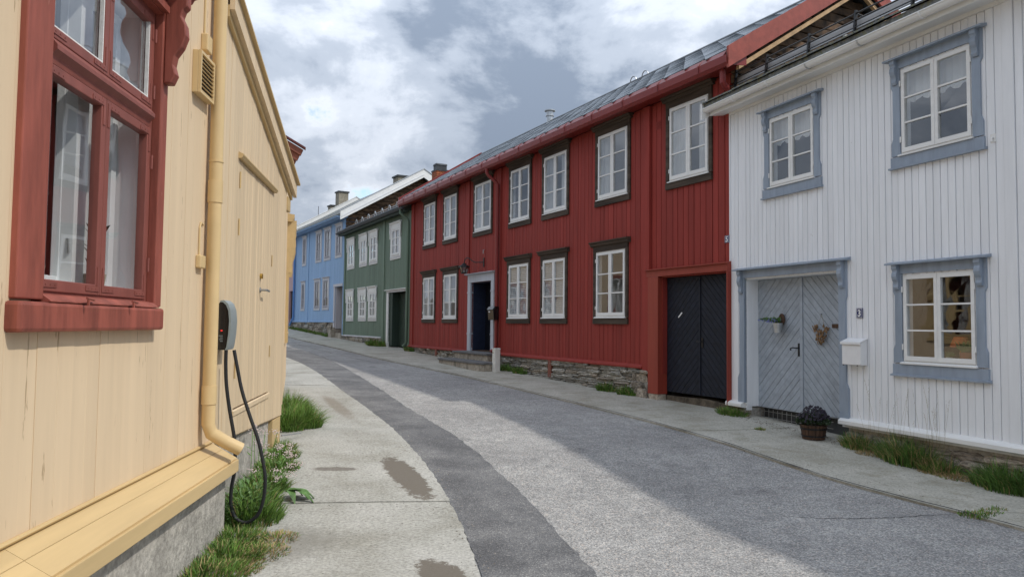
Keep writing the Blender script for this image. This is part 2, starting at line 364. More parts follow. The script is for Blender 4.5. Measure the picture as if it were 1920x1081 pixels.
# facades measured from the photograph: (origin = left end seen from the street, direction to the right)
def head(deg): a = R(deg); return Vector((math.sin(a), math.cos(a)))
WH_P = Vector((3.580, 12.126))
dR, dG, dB, dP = head(-26.9), head(-27.5), head(-29.9), head(-33)
RD_L = WH_P + dR * 15.7
GR_L = RD_L + dG * 8.9
BL_L = GR_L + dB * 9.35
PK_L = BL_L + dP * 7.0
W_ = Frame(WH_P, -head(-20.5), .2); RD = Frame(RD_L, -dR, .35); GN = Frame(GR_L, -dG, .75); BL = Frame(BL_L, -dB, 1.0); PK = Frame(PK_L, -dP, 1.3)
YA = Frame((-2.248, 5.634), head(-5.1), .0); YB = Frame((-2.248, 5.634), head(-8.1), .1); YC = Frame((-2.955, 9.63), head(-16.3), .25)

# ------------------------------------------------------------------ ground, road, pavements
def resample(pl, n):
    pl = [Vector(p[:2]) for p in pl]; d = [0]
    for a, b in zip(pl, pl[1:]): d.append(d[-1] + (b - a).length)
    out = []
    for i in range(n):
        t = d[-1] * i / (n - 1); j = 0
        while j < len(pl) - 2 and d[j + 1] < t: j += 1
        k = (t - d[j]) / max(1e-6, d[j + 1] - d[j]); out.append(pl[j].lerp(pl[j + 1], k))
    return out
def smooth_line(pl, it=3):
    pl = [Vector(p[:2]) for p in pl]
    for _ in range(it):
        q = [pl[0]]
        for a, b in zip(pl, pl[1:]): q += [a.lerp(b, .25), a.lerp(b, .75)]
        pl = q + [pl[-1]]
    return pl
def strip(name, L_, R_, dz, m, cols, jag=0.0, seed=1, skirt=0.0, parent=None, jag_sides=(1, 1), wav=0.0):
    """sheet between two equal-length polylines, lying dz above the land"""
    rr = random.Random(seed); mb = MB(); n = len(L_); vs = []
    for i in range(n):
        a, b = L_[i].copy(), R_[i].copy(); ax = (b - a).normalized()
        if jag: a += ax * rr.uniform(-jag, jag) * jag_sides[0]; b += ax * rr.uniform(-jag, jag) * jag_sides[1]
        for k in range(cols + 1):
            p = a.lerp(b, k / cols); z = gz(p.x, p.y) + dz + wav * math.sin(p.x * 2.1 + 1) * math.sin(p.y * 1.7)
            vs.append((p.x, p.y, z))
    fs = [(i * (cols + 1) + k, i * (cols + 1) + k + 1, (i + 1) * (cols + 1) + k + 1, (i + 1) * (cols + 1) + k) for i in range(n - 1) for k in range(cols)]
    if skirt:
        ring = [k for k in range(cols + 1)] + [i * (cols + 1) + cols for i in range(1, n)] + [(n - 1) * (cols + 1) + k for k in range(cols - 1, -1, -1)] + [i * (cols + 1) for i in range(n - 2, 0, -1)]
        base = len(vs); vs += [(vs[i][0], vs[i][1], vs[i][2] - skirt) for i in ring]; m_ = len(ring)
        fs += [(ring[j], base + j, base + (j + 1) % m_, ring[(j + 1) % m_]) for j in range(m_)]
    mb.add(vs, fs); return mb.obj(name, m, parent)
EDGE_L = [(1.2, -30), (.75, -12), (.35, -3), (.12, 2), (-.12, 4.4), (-.17, 4.87), (-.35, 5.87), (-.58, 6.84), (-.97, 8.21), (-1.5, 9.76), (-2.23, 11.75), (-3.17, 14.06), (-4.03, 16.28), (-5.23, 19.16), (-6.6, 21.9), (-9.2, 26.4), (-13.5, 32), (-20, 38), (-30, 44)]
EDGE_R = [(11, -30), (7.6, -8), (5.6, 1.5), (4.85, 4.4), (4.19, 6.3), (3.89, 7.0), (3.46, 7.75), (3.03, 8.72), (2.62, 9.85), (2.22, 10.7), (1.63, 11.92), (.89, 13.57), (-.09, 15.46), (-.95, 17.15), (-2.17, 19.22), (-3.68, 21.67), (-4.95, 24.1), (-8.7, 31.6), (-13.0, 39.6), (-19, 46), (-30, 53)]
eL = smooth_line(EDGE_L); eR = smooth_line(EDGE_R)
def land():
    mb = MB(); xs = [-400, -150, -60, -35, -25] + [-18 + i * 1.5 for i in range(25)] + [25, 40, 80, 200, 400]; ys = [-300, -80, -40] + [-20 + i * 1.5 for i in range(52)] + [65, 90, 140, 240, 450]
    vs = [(x, y, gz(x, y) - .07) for y in ys for x in xs]; n = len(xs)
    mb.add(vs, [(j * n + i, j * n + i + 1, (j + 1) * n + i + 1, (j + 1) * n + i) for j in range(len(ys) - 1) for i in range(n - 1)])
    tag(mb.obj('ground', 'earth', smooth=True), 'bare brown earth under the houses', None, kind='structure')
land()
o = strip('road', resample(eL, 260), resample(eR, 260), -.022, 'asphalt', 10, jag=.0); tag(o, 'worn light grey asphalt street curving away to the left', None, kind='structure')
PATCH_R = [(2.0, -30), (1.6, -12), (1.15, 0), (.80, 3.6), (.61, 4.91), (.42, 5.73), (.21, 6.69), (-.09, 7.67), (-.49, 9.03), (-1.01, 10.38), (-1.72, 12.26), (-2.72, 15.1), (-4.15, 18.85), (-5.55, 22.4), (-8.3, 27.6), (-12.6, 33.2), (-19.6, 39.2), (-29.5, 45)]  # far end widened: there the dark asphalt also paints shade on the road
o = strip('road_patch', [p + Vector((.012, 0)) for p in resample(eL, 700)], resample(smooth_line(PATCH_R), 700), -.015, 'patch', 6, jag=.018, skirt=.012, jag_sides=(.3, 1)); tag(o, 'dark grey asphalt repair strip along the left edge', None, kind='structure')

def along(pl, key):     # sub-polyline of pl between two y values
    y0, y1 = key; return [p for p in pl if y0 < p.y < y1]
def at_y(pl, y):
    for a, b in zip(pl, pl[1:]):
        if a.y <= y <= b.y: return a.lerp(b, (y - a.y) / (b.y - a.y))
pave = tag(empty('pavement', (-1.4, 7, .1)), 'pale concrete pavement beside the yellow houses', None, kind='structure')
JL = [((-1.35, -9), -9), ((-1.55, -4), -4), ((-1.75, 0), 0), ((-1.9, 3.3), 3.4), ((-2.25, 6.32), 6.62), ((-2.95, 9.6), 9.93), ((-4.0, 13.0), 13.35), ((-4.55, 14.75), 14.75), ((-5.2, 16.9), 16.95), ((-6.4, 20), 19.8), ((-8.2, 24.5), 23.6)]
for i in range(len(JL) - 1):
    (l0, y0), (l1, y1) = JL[i], JL[i + 1]; g_ = .009
    Rr = resample([at_y(eL, y0 + g_)] + along(eL, (y0 + g_, y1 - g_)) + [at_y(eL, y1 - g_)], 40)
    a = Vector(l0) + Vector((0, g_)); b = Vector(l1) - Vector((0, g_)); Ll = [a.lerp(b, k / 39) for k in range(40)]
    if 1 < i < 9:     # joints wander a little
        for k in (0, 39): pass
    strip('slab', Ll, Rr, .008 + rnd.uniform(-.004, .006), 'concrete_left', 8, jag=.010, seed=20 + i, skirt=.09, parent=None, jag_sides=(0, 1), wav=.004).parent = pave
for o in [o for o in bpy.data.objects if o.parent == pave]: o.matrix_parent_inverse = pave.matrix_world.inverted() if False else Matrix.Translation(-Vector((-1.4, 7, .1)))
rpave = tag(empty('pavement', (3, 11, .25)), 'grey concrete pavement in front of the red and white houses', None, kind='structure')
WALL_R = [W_.w(14, .3), W_.w(6, .3), W_.w(2.4, .3), W_.w(0, .3), RD.w(13.6, .3), RD.w(7, .3), RD.w(0, .3), GN.w(4, .3), GN.w(0, .3), BL.w(4, .3), BL.w(0, .3), PK.w(3, .3), PK.w(-6, .3)]
JR = [(-4, -2.5), (1.5, 1.2), (6.72, 6.78), (10.35, 10.95), (13.68, 14.75), (18.0, 19.5), (23.0, 24.5), (30.0, 32), (42, 45)]
wl = [Vector((p.x, p.y)) for p in WALL_R]; wl = resample(wl, 300)
for i in range(len(JR) - 1):
    (ya, yb), (yc, yd) = JR[i], JR[i + 1]; g_ = .006
    A_ = resample([at_y(eR, ya + g_)] + along(eR, (ya + g_, yc - g_)) + [at_y(eR, yc - g_)], 40)
    p0 = at_y(wl, max(yb + g_, wl[0].y + .01)); p1 = at_y(wl, yd - g_)
    B_ = resample([p0] + along(wl, (p0.y, p1.y)) + [p1], 40)
    o = strip('slab', A_, B_, -.004 + rnd.uniform(-.003, .004), 'concrete_right', 6, jag=.006, seed=50 + i, skirt=.05, jag_sides=(1, 0), wav=.005)
    o.parent = rpave; o.matrix_parent_inverse = Matrix.Translation(-Vector((3, 11, .25)))

# ------------------------------------------------------------------ house building kit
def rects_minus(x0, x1, zlo, zhi, openings):
    """yield (xa,xb,za,zb) covering the strip minus openings; zlo/zhi are functions of x"""
    xs = sorted({x0, x1} | {x for o in openings for x in o[:2] if x0 + 1e-4 < x < x1 - 1e-4})
    for a, b in zip(xs, xs[1:]):
        c = (a + b) / 2; segs = [(None, None)]
        cuts = sorted((o[2], o[3]) for o in openings if o[0] < c < o[1]); z = None
        for lo, hi in cuts:
            yield a, b, z, lo; z = hi
        yield a, b, z, None
def cladding(F, x0, x1, zlo, zhi, openings, pitch, m, y0=-.022, y1=.0, gap=.005, name='plank', single=True, parent=None, jit=.0, rs=3, cham=.006):
    """vertical boards, each board one object, cut round the openings"""
    rr = random.Random(rs); f0 = zlo if callable(zlo) else (lambda x: zlo); f1 = zhi if callable(zhi) else (lambda x: zhi)
    n = max(1, round((x1 - x0) / pitch)); pw = (x1 - x0) / n; allmb = MB()
    edges = [x0 + i * pw + (rr.uniform(-jit, jit) if 0 < i < n else 0) for i in range(n + 1)]
    for i in range(n):
        dy = rr.uniform(-.0025, .0025)
        A, B = edges[i] + gap / 2, edges[i + 1] - gap / 2
        yo = y0 + dy; hit = [o for o in openings if o[0] < B - 1e-4 and o[1] > A + 1e-4]
        full = sorted((o[2], o[3]) for o in hit if o[0] <= A + 1e-4 and o[1] >= B - 1e-4); segs = []; z = None
        for lo, hi in full: segs.append((z, lo)); z = hi
        segs.append((z, None))
        for lo, hi in segs:
            la, lb = (f0(A), f0(B)) if lo is None else (lo, lo); ha, hb = (f1(A), f1(B)) if hi is None else (hi, hi)
            if max(ha - la, hb - lb) < .012: continue
            part_ = [o for o in hit if not (o[0] <= A + 1e-4 and o[1] >= B - 1e-4) and o[2] < max(ha, hb) and o[3] > min(la, lb)]
            mb = MB() if single else allmb
            if part_:
                outl = [(A, la)]
                for o in sorted((o for o in part_ if o[0] <= A), key=lambda o: o[2]):
                    if o[2] > la: outl += [(A, o[2]), (o[1], o[2])]
                    else: outl = [(o[1], la)]
                    if o[3] < ha: outl += [(o[1], o[3]), (A, o[3])]
                    else: outl += [(o[1], ha)]
                if outl[-1][0] == A: outl.append((A, ha))
                tail = [(B, hb)]
                for o in sorted((o for o in part_ if o[0] > A), key=lambda o: -o[3]):
                    if o[3] < hb: tail += [(B, o[3]), (o[0], o[3])]
                    else: tail = [(o[0], hb)]
                    if o[2] > lb: tail += [(o[0], o[2]), (B, o[2])]
                    else: tail += [(o[0], lb)]
                if tail[-1][0] == B: tail.append((B, lb))
                outl += tail; mb.prism(outl, yo, y1)
            else:
                c = cham; P = [(A, y1), (A, yo + c), (A + c, yo), (B - c, yo), (B, yo + c), (B, y1)]
                k = len(P); L0 = lambda x: la + (lb - la) * (x - A) / (B - A); H0 = lambda x: ha + (hb - ha) * (x - A) / (B - A)
                mb.add([(x, y, L0(x)) for x, y in P] + [(x, y, H0(x)) for x, y in P], [tuple(range(k)), tuple(range(2 * k - 1, k - 1, -1))] + [(j, k + j, k + (j + 1) % k, (j + 1) % k) for j in range(k)])
            if single and mb.f: F.part(mb, name, m, parent)
    if not single: return F.part(allmb, name, m, parent)
def shell(F, x0, x1, z0, z1, depth, openings, m, wallm=None, gable=None, room='room', floor=3.2, y=.0, lower=None, back=()):
    """backing wall with its openings, side and back walls (with gable points), rooms inside"""
    mb = MB()
    for a, b, lo, hi in rects_minus(x0, x1, None, None, openings): 
        la, ha = (z0 if lo is None else lo), (z1 if hi is None else hi)
        if ha - la > .01: mb.box(a, b, y, y + .10, la, ha)
    F.part(mb, 'wall', m)
    for xa, xb in ((x0, x0 + .12), (x1 - .12, x1)):
        mb = MB(); poly = [(y + .102, z0), (depth, z0), (depth, z1)]
        if gable: poly.append(gable)
        poly.append((y + .102, z1)); mb.prism(poly, xa, xb, 'x'); F.part(mb, 'side_wall', wallm or m)
    mb = MB()
    for a, b, lo, hi in rects_minus(x0 + .121, x1 - .121, None, None, list(back)): mb.box(a, b, depth - .12, depth, z0 if lo is None else lo, z1 if hi is None else hi)
    F.part(mb, 'back_wall', wallm or m)
    mb = MB(); zm = floor
    for za, zb, X0, X1 in [(z0 + .3, zm - .1, a, b) for a, b in (lower or [(x0 + .14, x1 - .14)])] + [(zm + .1, z1 - .02, x0 + .14, x1 - .14)]:
        Y0, Y1 = y + .104, (depth - .125 if back else min(depth - .14, y + 3.2))
        vs = [(X0, Y0, za), (X1, Y0, za), (X1, Y1, za), (X0, Y1, za), (X0, Y0, zb), (X1, Y0, zb), (X1, Y1, zb), (X0, Y1, zb)]
        mb = MB().add(vs, [(0, 1, 2, 3), (4, 7, 6, 5), (1, 5, 6, 2), (3, 7, 4, 0)] + ([] if back else [(2, 6, 7, 3)])); F.part(mb, 'room', room)
def wavy(x0, x1, y, z0, z1, amp=.02, per=.09, n=None, hem=None, seed=1):
    rr = random.Random(seed); n = n or max(6, int((x1 - x0) / .012)); ph = rr.uniform(0, 6); mb = MB(); vs = []
    for i in range(n + 1):
        x = x0 + (x1 - x0) * i / n; yy = y + amp * math.sin(x / per * 6.28 + ph) + amp * .5 * math.sin(x / per * 2.3 + ph * 2)
        lo = hem(x) if hem else z0; vs += [(x, yy, lo), (x, yy, z1)]
    mb.add(vs, [(2 * i, 2 * i + 2, 2 * i + 3, 2 * i + 1) for i in range(n)]); return mb
def window(F, x0, x1, z0, z1, fm='white_trim', rows=3, cols=1, sashes=2, y=-.035, fw_=.035, sw=.042, mw=.020, cur=None, hinge=True, seed=1, open_w=None, sill=True, curm='curtain'):
    """frame (the part), with sashes, panes, sill, hinges, curtains as its sub-parts"""
    mb = MB(); a, b = y + .012, y + .13
    mb.box(x0, x0 + fw_, a, b, z0, z1).box(x1 - fw_, x1, a, b, z0, z1).box(x0 + fw_, x1 - fw_, a, b, z1 - fw_, z1).box(x0 + fw_, x1 - fw_, a, b, z0, z0 + fw_)
    W = F.part(mb, 'window', fm)
    ix0, ix1, iz0, iz1 = x0 + fw_ * .55, x1 - fw_ * .55, z0 + fw_ * .9, z1 - fw_ * .55
    w = (ix1 - ix0) / sashes
    for s in range(sashes):
        sx0, sx1 = ix0 + s * w + .002, ix0 + (s + 1) * w - .002
        mb = MB(); ya, yb = y - .006, y + .035
        mb.box(sx0, sx0 + sw, ya, yb, iz0, iz1).box(sx1 - sw, sx1, ya, yb, iz0, iz1).box(sx0 + sw, sx1 - sw, ya, yb, iz1 - sw, iz1).box(sx0 + sw, sx1 - sw, ya, yb, iz0, iz0 + sw * 1.25)
        px0, px1, pz0, pz1 = sx0 + sw, sx1 - sw, iz0 + sw * 1.25, iz1 - sw
        for r in range(1, rows): z = pz0 + (pz1 - pz0) * r / rows; mb.box(px0, px1, ya + .006, yb - .006, z - mw / 2, z + mw / 2)
        for c in range(1, cols): x = px0 + (px1 - px0) * c / cols; mb.box(x - mw / 2, x + mw / 2, ya + .008, yb - .008, pz0, pz1)
        F.part(mb, 'sash', fm, W, bevel=.003 if False else 0)
        for r in range(rows):
            for c in range(cols):
                za, zb = pz0 + (pz1 - pz0) * r / rows, pz0 + (pz1 - pz0) * (r + 1) / rows; xa, xb = px0 + (px1 - px0) * c / cols, px0 + (px1 - px0) * (c + 1) / cols
                e = .004; yy = y + .018 + rnd.uniform(-.0012, .0012)
                F.part(MB().add([(xa - e, yy, za - e), (xb + e, yy + rnd.uniform(-.0015, .0015), za - e), (xb + e, yy + rnd.uniform(-.0015, .0015), zb + e), (xa - e, yy, zb + e)], [(0, 1, 2, 3)]), 'pane', 'glass', W)
        if hinge:
            xx = sx0 - .012 if s == 0 else sx1 + .012
            for zz in (iz0 + .16, iz1 - .16): F.part(MB().tube([(xx, ya - .006, zz - .035), (xx, ya - .006, zz + .035)], .009, 6), 'hinge', fm, W)
    if sill: F.part(MB().prism([(y - .035, z0 - .012), (y + .03, z0 - .012), (y + .03, z0 + .022), (y + .012, z0 + .022), (y - .035, z0 + .004)], x0 - .015, x1 + .015, 'x'), 'sill', fm, W)
    yc = y + .11
    if cur == 'blind':
        mb = MB(); z = z1 - .05
        while z > z0 + .06:
            mb.add([(x0 + .04, yc - .072, z - .019), (x1 - .04, yc - .072, z - .019), (x1 - .04, yc - .05, z + .019), (x0 + .04, yc - .05, z + .019)], [(0, 1, 2, 3)]); z -= .045
        F.part(mb, 'blind', 'blind', W)
    elif cur in ('drapes', 'side'):
        k = .36 if cur == 'drapes' else .24
        for sg in (0, 1):
            xa, xb = (x0 + .03, x0 + .03 + (x1 - x0) * k) if sg == 0 else (x1 - .03 - (x1 - x0) * k, x1 - .03)
            if cur == 'side' and sg == 1 and seed % 2: continue
            F.part(wavy(xa, xb, yc + .03, z0 + .05, z1 - .02, .018, .085, seed=seed + sg), 'curtain', curm, W)
    elif cur == 'full':
        F.part(wavy(x0 + .03, x1 - .03, yc + .03, z0 + .05, z1 - .02, .014, .11, seed=seed), 'curtain', curm, W)
    elif cur == 'lace':
        mid = z0 + (z1 - z0) * .66
        F.part(wavy(x0 + .03, x1 - .03, yc + .02, mid, z1 - .02, .01, .10, n=90, hem=lambda x: mid - .05 * abs(math.sin((x - x0) / (x1 - x0) * 15.7)), seed=seed), 'curtain', curm, W)
    return W
def grow(o, d): return (o[0] + d, o[1] - d, o[2] + d, o[3] - d)
def gutter(F, x0, x1, y, z, r, m, name='gutter'):
    pr = [(y + r * math.cos(a), z + r * math.sin(a)) for a in [math.pi + math.pi * k / 10 for k in range(11)]] + [(y + (r - .008) * math.cos(a), z + (r - .008) * math.sin(a)) for a in [2 * math.pi - math.pi * k / 10 for k in range(11)]]
    n = len(pr); segs = MB()
    vs = [(x0, a, b) for a, b in pr] + [(x1, a, b) for a, b in pr]
    segs.add(vs, [(i, n + i, n + (i + 1) % n, (i + 1) % n) for i in range(n)])
    segs.add([(x0, a, b) for a, b in pr[:11]], [tuple(range(11))]).add([(x1, a, b) for a, b in pr[:11]], [tuple(range(11))])
    segs.tube([(x0, y - r, z), (x1, y - r, z)], .011, 6)
    return F.part(segs, name, m, smooth='auto')
def roof(F, x0, x1, ye, ze, yr, zr, yb, zb, m, th=.09, name='roof'):
    """front slope from eave (ye,ze) up to ridge (yr,zr) and down to the back eave"""
    mb = MB(); mb.prism([(ye, ze), (yr, zr), (yb, zb), (yb, zb - th), (yr, zr - th * 1.15), (ye, ze - th)], x0, x1, 'x'); return F.part(mb, name, m)
def bracket_shape(w, h):    # scroll profile (outward, z) hanging from 0 to -h
    return [(0, 0), (-w, 0), (-w * 1.0, -h * .16), (-w * .82, -h * .20), (-w * .72, -h * .27), (-w * .92, -h * .36), (-w * .98, -h * .48), (-w * .80, -h * .60), (-w * .50, -h * .70), (-w * .42, -h * .80), (-w * .55, -h * .90), (-w * .36, -h), (0, -h)]

ROCKS = []
def make_rocks():
    for k in range(7):
        rr = random.Random(90 + k); mb = MB(); nx, nz = 4, 3; vs = []
        for j in range(nz + 1):
            for i in range(nx + 1):
                x, z = i / nx - .5, j / nz - .5; e = max(abs(x), abs(z)) * 2
                d = .5 - .16 * e ** 3 + rr.uniform(-.13, .10)
                jx = rr.uniform(-.05, .05); jz = rr.uniform(-.07, .07)
                if abs(x) > .49 and abs(z) > .49: jx -= math.copysign(.06, x); jz -= math.copysign(.12, z)
                vs.append((x + jx, -d, z + jz))
        vs += [(a * 1.02, .5, c * 1.02) for a, b, c in vs]; M_ = (nx + 1) * (nz + 1)
        fs = [(j * (nx + 1) + i, j * (nx + 1) + i + 1, (j + 1) * (nx + 1) + i + 1, (j + 1) * (nx + 1) + i) for j in range(nz) for i in range(nx)]
        ring = list(range(nx + 1)) + [j * (nx + 1) + nx for j in range(1, nz + 1)] + [nz * (nx + 1) + i for i in range(nx - 1, -1, -1)] + [j * (nx + 1) for j in range(nz - 1, 0, -1)]
        fs += [(ring[i], M_ + ring[i], M_ + ring[(i + 1) % len(ring)], ring[(i + 1) % len(ring)]) for i in range(len(ring))]
        pair = []
        for m in ('stone', 'stone_warm'):
            me = bpy.data.meshes.new('stone'); me.from_pydata(vs, [], fs); me.materials.append(MATS[m]); pair.append(me)
        ROCKS.append(pair)
make_rocks()
def stones(F, x0, x1, zt, y, tmin, tmax, lmin, lmax, parent, seed, warm=.25, depth=.14, zb=None):
    rr = random.Random(seed); n = 0
    def low(x): p = F.w(x, y - .1); return (zb if zb is not None else gz(p.x, p.y)) - .05
    z = min(low(x0), low(x1))
    while z < zt - .015:
        t = min(rr.uniform(tmin, tmax), zt - z + .01); x = x0 - rr.uniform(0, lmax * .5)
        while x < x1:
            l = rr.uniform(lmin, lmax); xa, xb = max(x, x0), min(x + l, x1)
            if xb - xa > lmin * .4 and z + t > low((xa + xb) / 2) + .02:
                o = bpy.data.objects.new('stone', rr.choice(ROCKS)[1 if rr.random() < warm else 0]); COL.objects.link(o); o.parent = parent
                o.location = ((xa + xb) / 2, y + rr.uniform(-.05, .03), z + t / 2 - F.z0); o.scale = ((xb - xa) * 1.03, depth, t * 1.12); o.rotation_euler = (0, rr.uniform(-.03, .03), rr.choice((0, 0, math.pi * 0)) )
                n += 1
            x += l
        z += t * .97
    return n
def casing_simple(F, W, x0, x1, z0, z1, w, m, y0=-.05, top=None, bot=None, cap=None):
    """four boards round a window: the casing, a sub-part of the window"""
    t = w if top is None else top; b = w if bot is None else bot
    for mb in (MB().box(x0 - w, x0, y0, .0, z0, z1), MB().box(x1, x1 + w, y0, .0, z0, z1)): F.part(mb, 'casing', m, W)
    F.part(MB().box(x0 - w, x1 + w, y0 - .004, .0, z0 - b, z0), 'casing', m, W)
    F.part(MB().box(x0 - w, x1 + w, y0 - .004, .0, z1, z1 + t), 'casing', m, W)
    if cap: F.part(MB().prism([(0, z1 + t), (y0 - .03, z1 + t), (y0 - .06, z1 + t + cap * .55), (y0 - .06, z1 + t + cap * .85), (0, z1 + t + cap)], x0 - w - .035, x1 + w + .035, 'x'), 'cornice', m, W)
def clip_poly(poly, x0, x1, z0, z1):
    for ax, v, sg in ((0, x0, 1), (0, x1, -1), (1, z0, 1), (1, z1, -1)):
        out = []
        for i, p in enumerate(poly):
            q = poly[(i + 1) % len(poly)]; a = (p[ax] - v) * sg; b = (q[ax] - v) * sg
            if a >= 0: out.append(p)
            if a * b < 0: t = a / (a - b); out.append((p[0] + (q[0] - p[0]) * t, p[1] + (q[1] - p[1]) * t))
        poly = out
        if len(poly) < 3: return []
    return poly
def chevron_leaf(F, D, x0, x1, z0, z1, y0, y1, pitch, up, m, gap=.009, seed=1):
    """door leaf of diagonal boards, each board its own sub-part of the door"""
    rr = random.Random(seed); c = math.cos(R(45)); w = pitch / c; k = -int((x1 - x0) / w) - 2; sgn = 1 if up else -1
    base = z0 - (x1 - x0) - w; n = int((z1 - base + (x1 - x0)) / w) + 2
    for i in range(n):
        b = base + i * w
        if up: poly = [(x0, b + gap), (x1, b + gap + (x1 - x0)), (x1, b + w + (x1 - x0)), (x0, b + w)]
        else: poly = [(x0, b + gap + (x1 - x0)), (x1, b + gap), (x1, b + w), (x0, b + w + (x1 - x0))]
        p = clip_poly(poly, x0, x1, z0, z1)
        if len(p) >= 3: F.part(MB().prism(p, y0 + rr.uniform(-.002, .002), y1), 'door_board', m, D)
def number_plate(F, x, z, ch, label, w=.105, h=.125):
    T = F.thing('house_number', label, 'sign', x, -.03, z)
    mb = MB().box(-w / 2, w / 2, -.006, .004, -h / 2, h / 2); mb.obj('plate', 'enamel_blue', T, bevel=.002)
    e = .006; mb = MB(); t = .004
    for q in ((-w / 2 + e, w / 2 - e, h / 2 - e - t, h / 2 - e), (-w / 2 + e, w / 2 - e, -h / 2 + e, -h / 2 + e + t), (-w / 2 + e, -w / 2 + e + t, -h / 2 + e + t, h / 2 - e - t), (w / 2 - e - t, w / 2 - e, -h / 2 + e + t, h / 2 - e - t)): mb.box(q[0], q[1], -.0075, -.005, q[2], q[3])
    mb.obj('border', 'enamel_white', T)
    cu = bpy.data.curves.new('digit', 'FONT'); cu.body = ch; cu.size = .115; cu.align_x = 'CENTER'; cu.extrude = .0012; cu.offset = .003
    t_ = bpy.data.objects.new('tmp', cu); COL.objects.link(t_); dg = bpy.context.evaluated_depsgraph_get(); me = bpy.data.meshes.new_from_object(t_.evaluated_get(dg)); bpy.data.objects.remove(t_)
    me.materials.clear(); me.materials.append(MATS['enamel_white']); o = bpy.data.objects.new('digit', me); COL.objects.link(o); o.parent = T; o.location = (0, -.0085, -.041); o.rotation_euler = (R(90), 0, 0)
    return T
def slates(F, x0, x1, ye, ze, yr, zr, size, m, limit, lift=.007, seed=2):
    """diamond slates laid up the slope; each one a part, those past the limit joined"""
    L_ = math.hypot(yr - ye, zr - ze); uy, uz = (yr - ye) / L_, (zr - ze) / L_; ny, nz = -uz, uy; d = size / math.sqrt(2); rr = random.Random(seed)
    me = bpy.data.meshes.new('slate'); t = .012
    def P(x, s, h): return (x, uy * s + ny * h, uz * s + nz * h)
    a = d * 1.04
    vs = [P(0, -a, lift + t), P(a, 0, lift * .6 + t), P(0, a, t * .3), P(-a, 0, lift * .6 + t), P(0, -a, 0), P(a, 0, 0), P(0, a, -.002), P(-a, 0, 0)]
    me.from_pydata(vs, [], [(0, 1, 2, 3), (7, 6, 5, 4), (0, 4, 5, 1), (1, 5, 6, 2), (2, 6, 7, 3), (3, 7, 4, 0)]); me.materials.append(MATS[m])
    spots = []; j = 0; s = d * .9
    while s < L_ - d * .3:
        x = x0 + d + (d if j % 2 else 0)
        while x < x1 - d * .9: spots.append((x, s)); x += 2 * d
        s += d; j += 1
    spots.sort(key=lambda q: -q[0]); rest = MB()
    for i, (x, s) in enumerate(spots):
        loc = (x, ye + uy * s + ny * .004, ze + uz * s + nz * .004)
        if i < limit:
            o = bpy.data.objects.new('slate', me); COL.objects.link(o); o.parent = F.root; o.location = (loc[0], loc[1], loc[2] - F.z0); o.rotation_euler = (rr.uniform(-.012, .012), rr.uniform(-.012, .012), 0)
        else: rest.add([(p[0] + loc[0], p[1] + loc[1], p[2] + loc[2]) for p in vs], [(0, 1, 2, 3), (0, 4, 5, 1), (3, 7, 4, 0)])
    if rest.f: tag(F.part(rest, 'slates', m), None, None, kind='stuff')

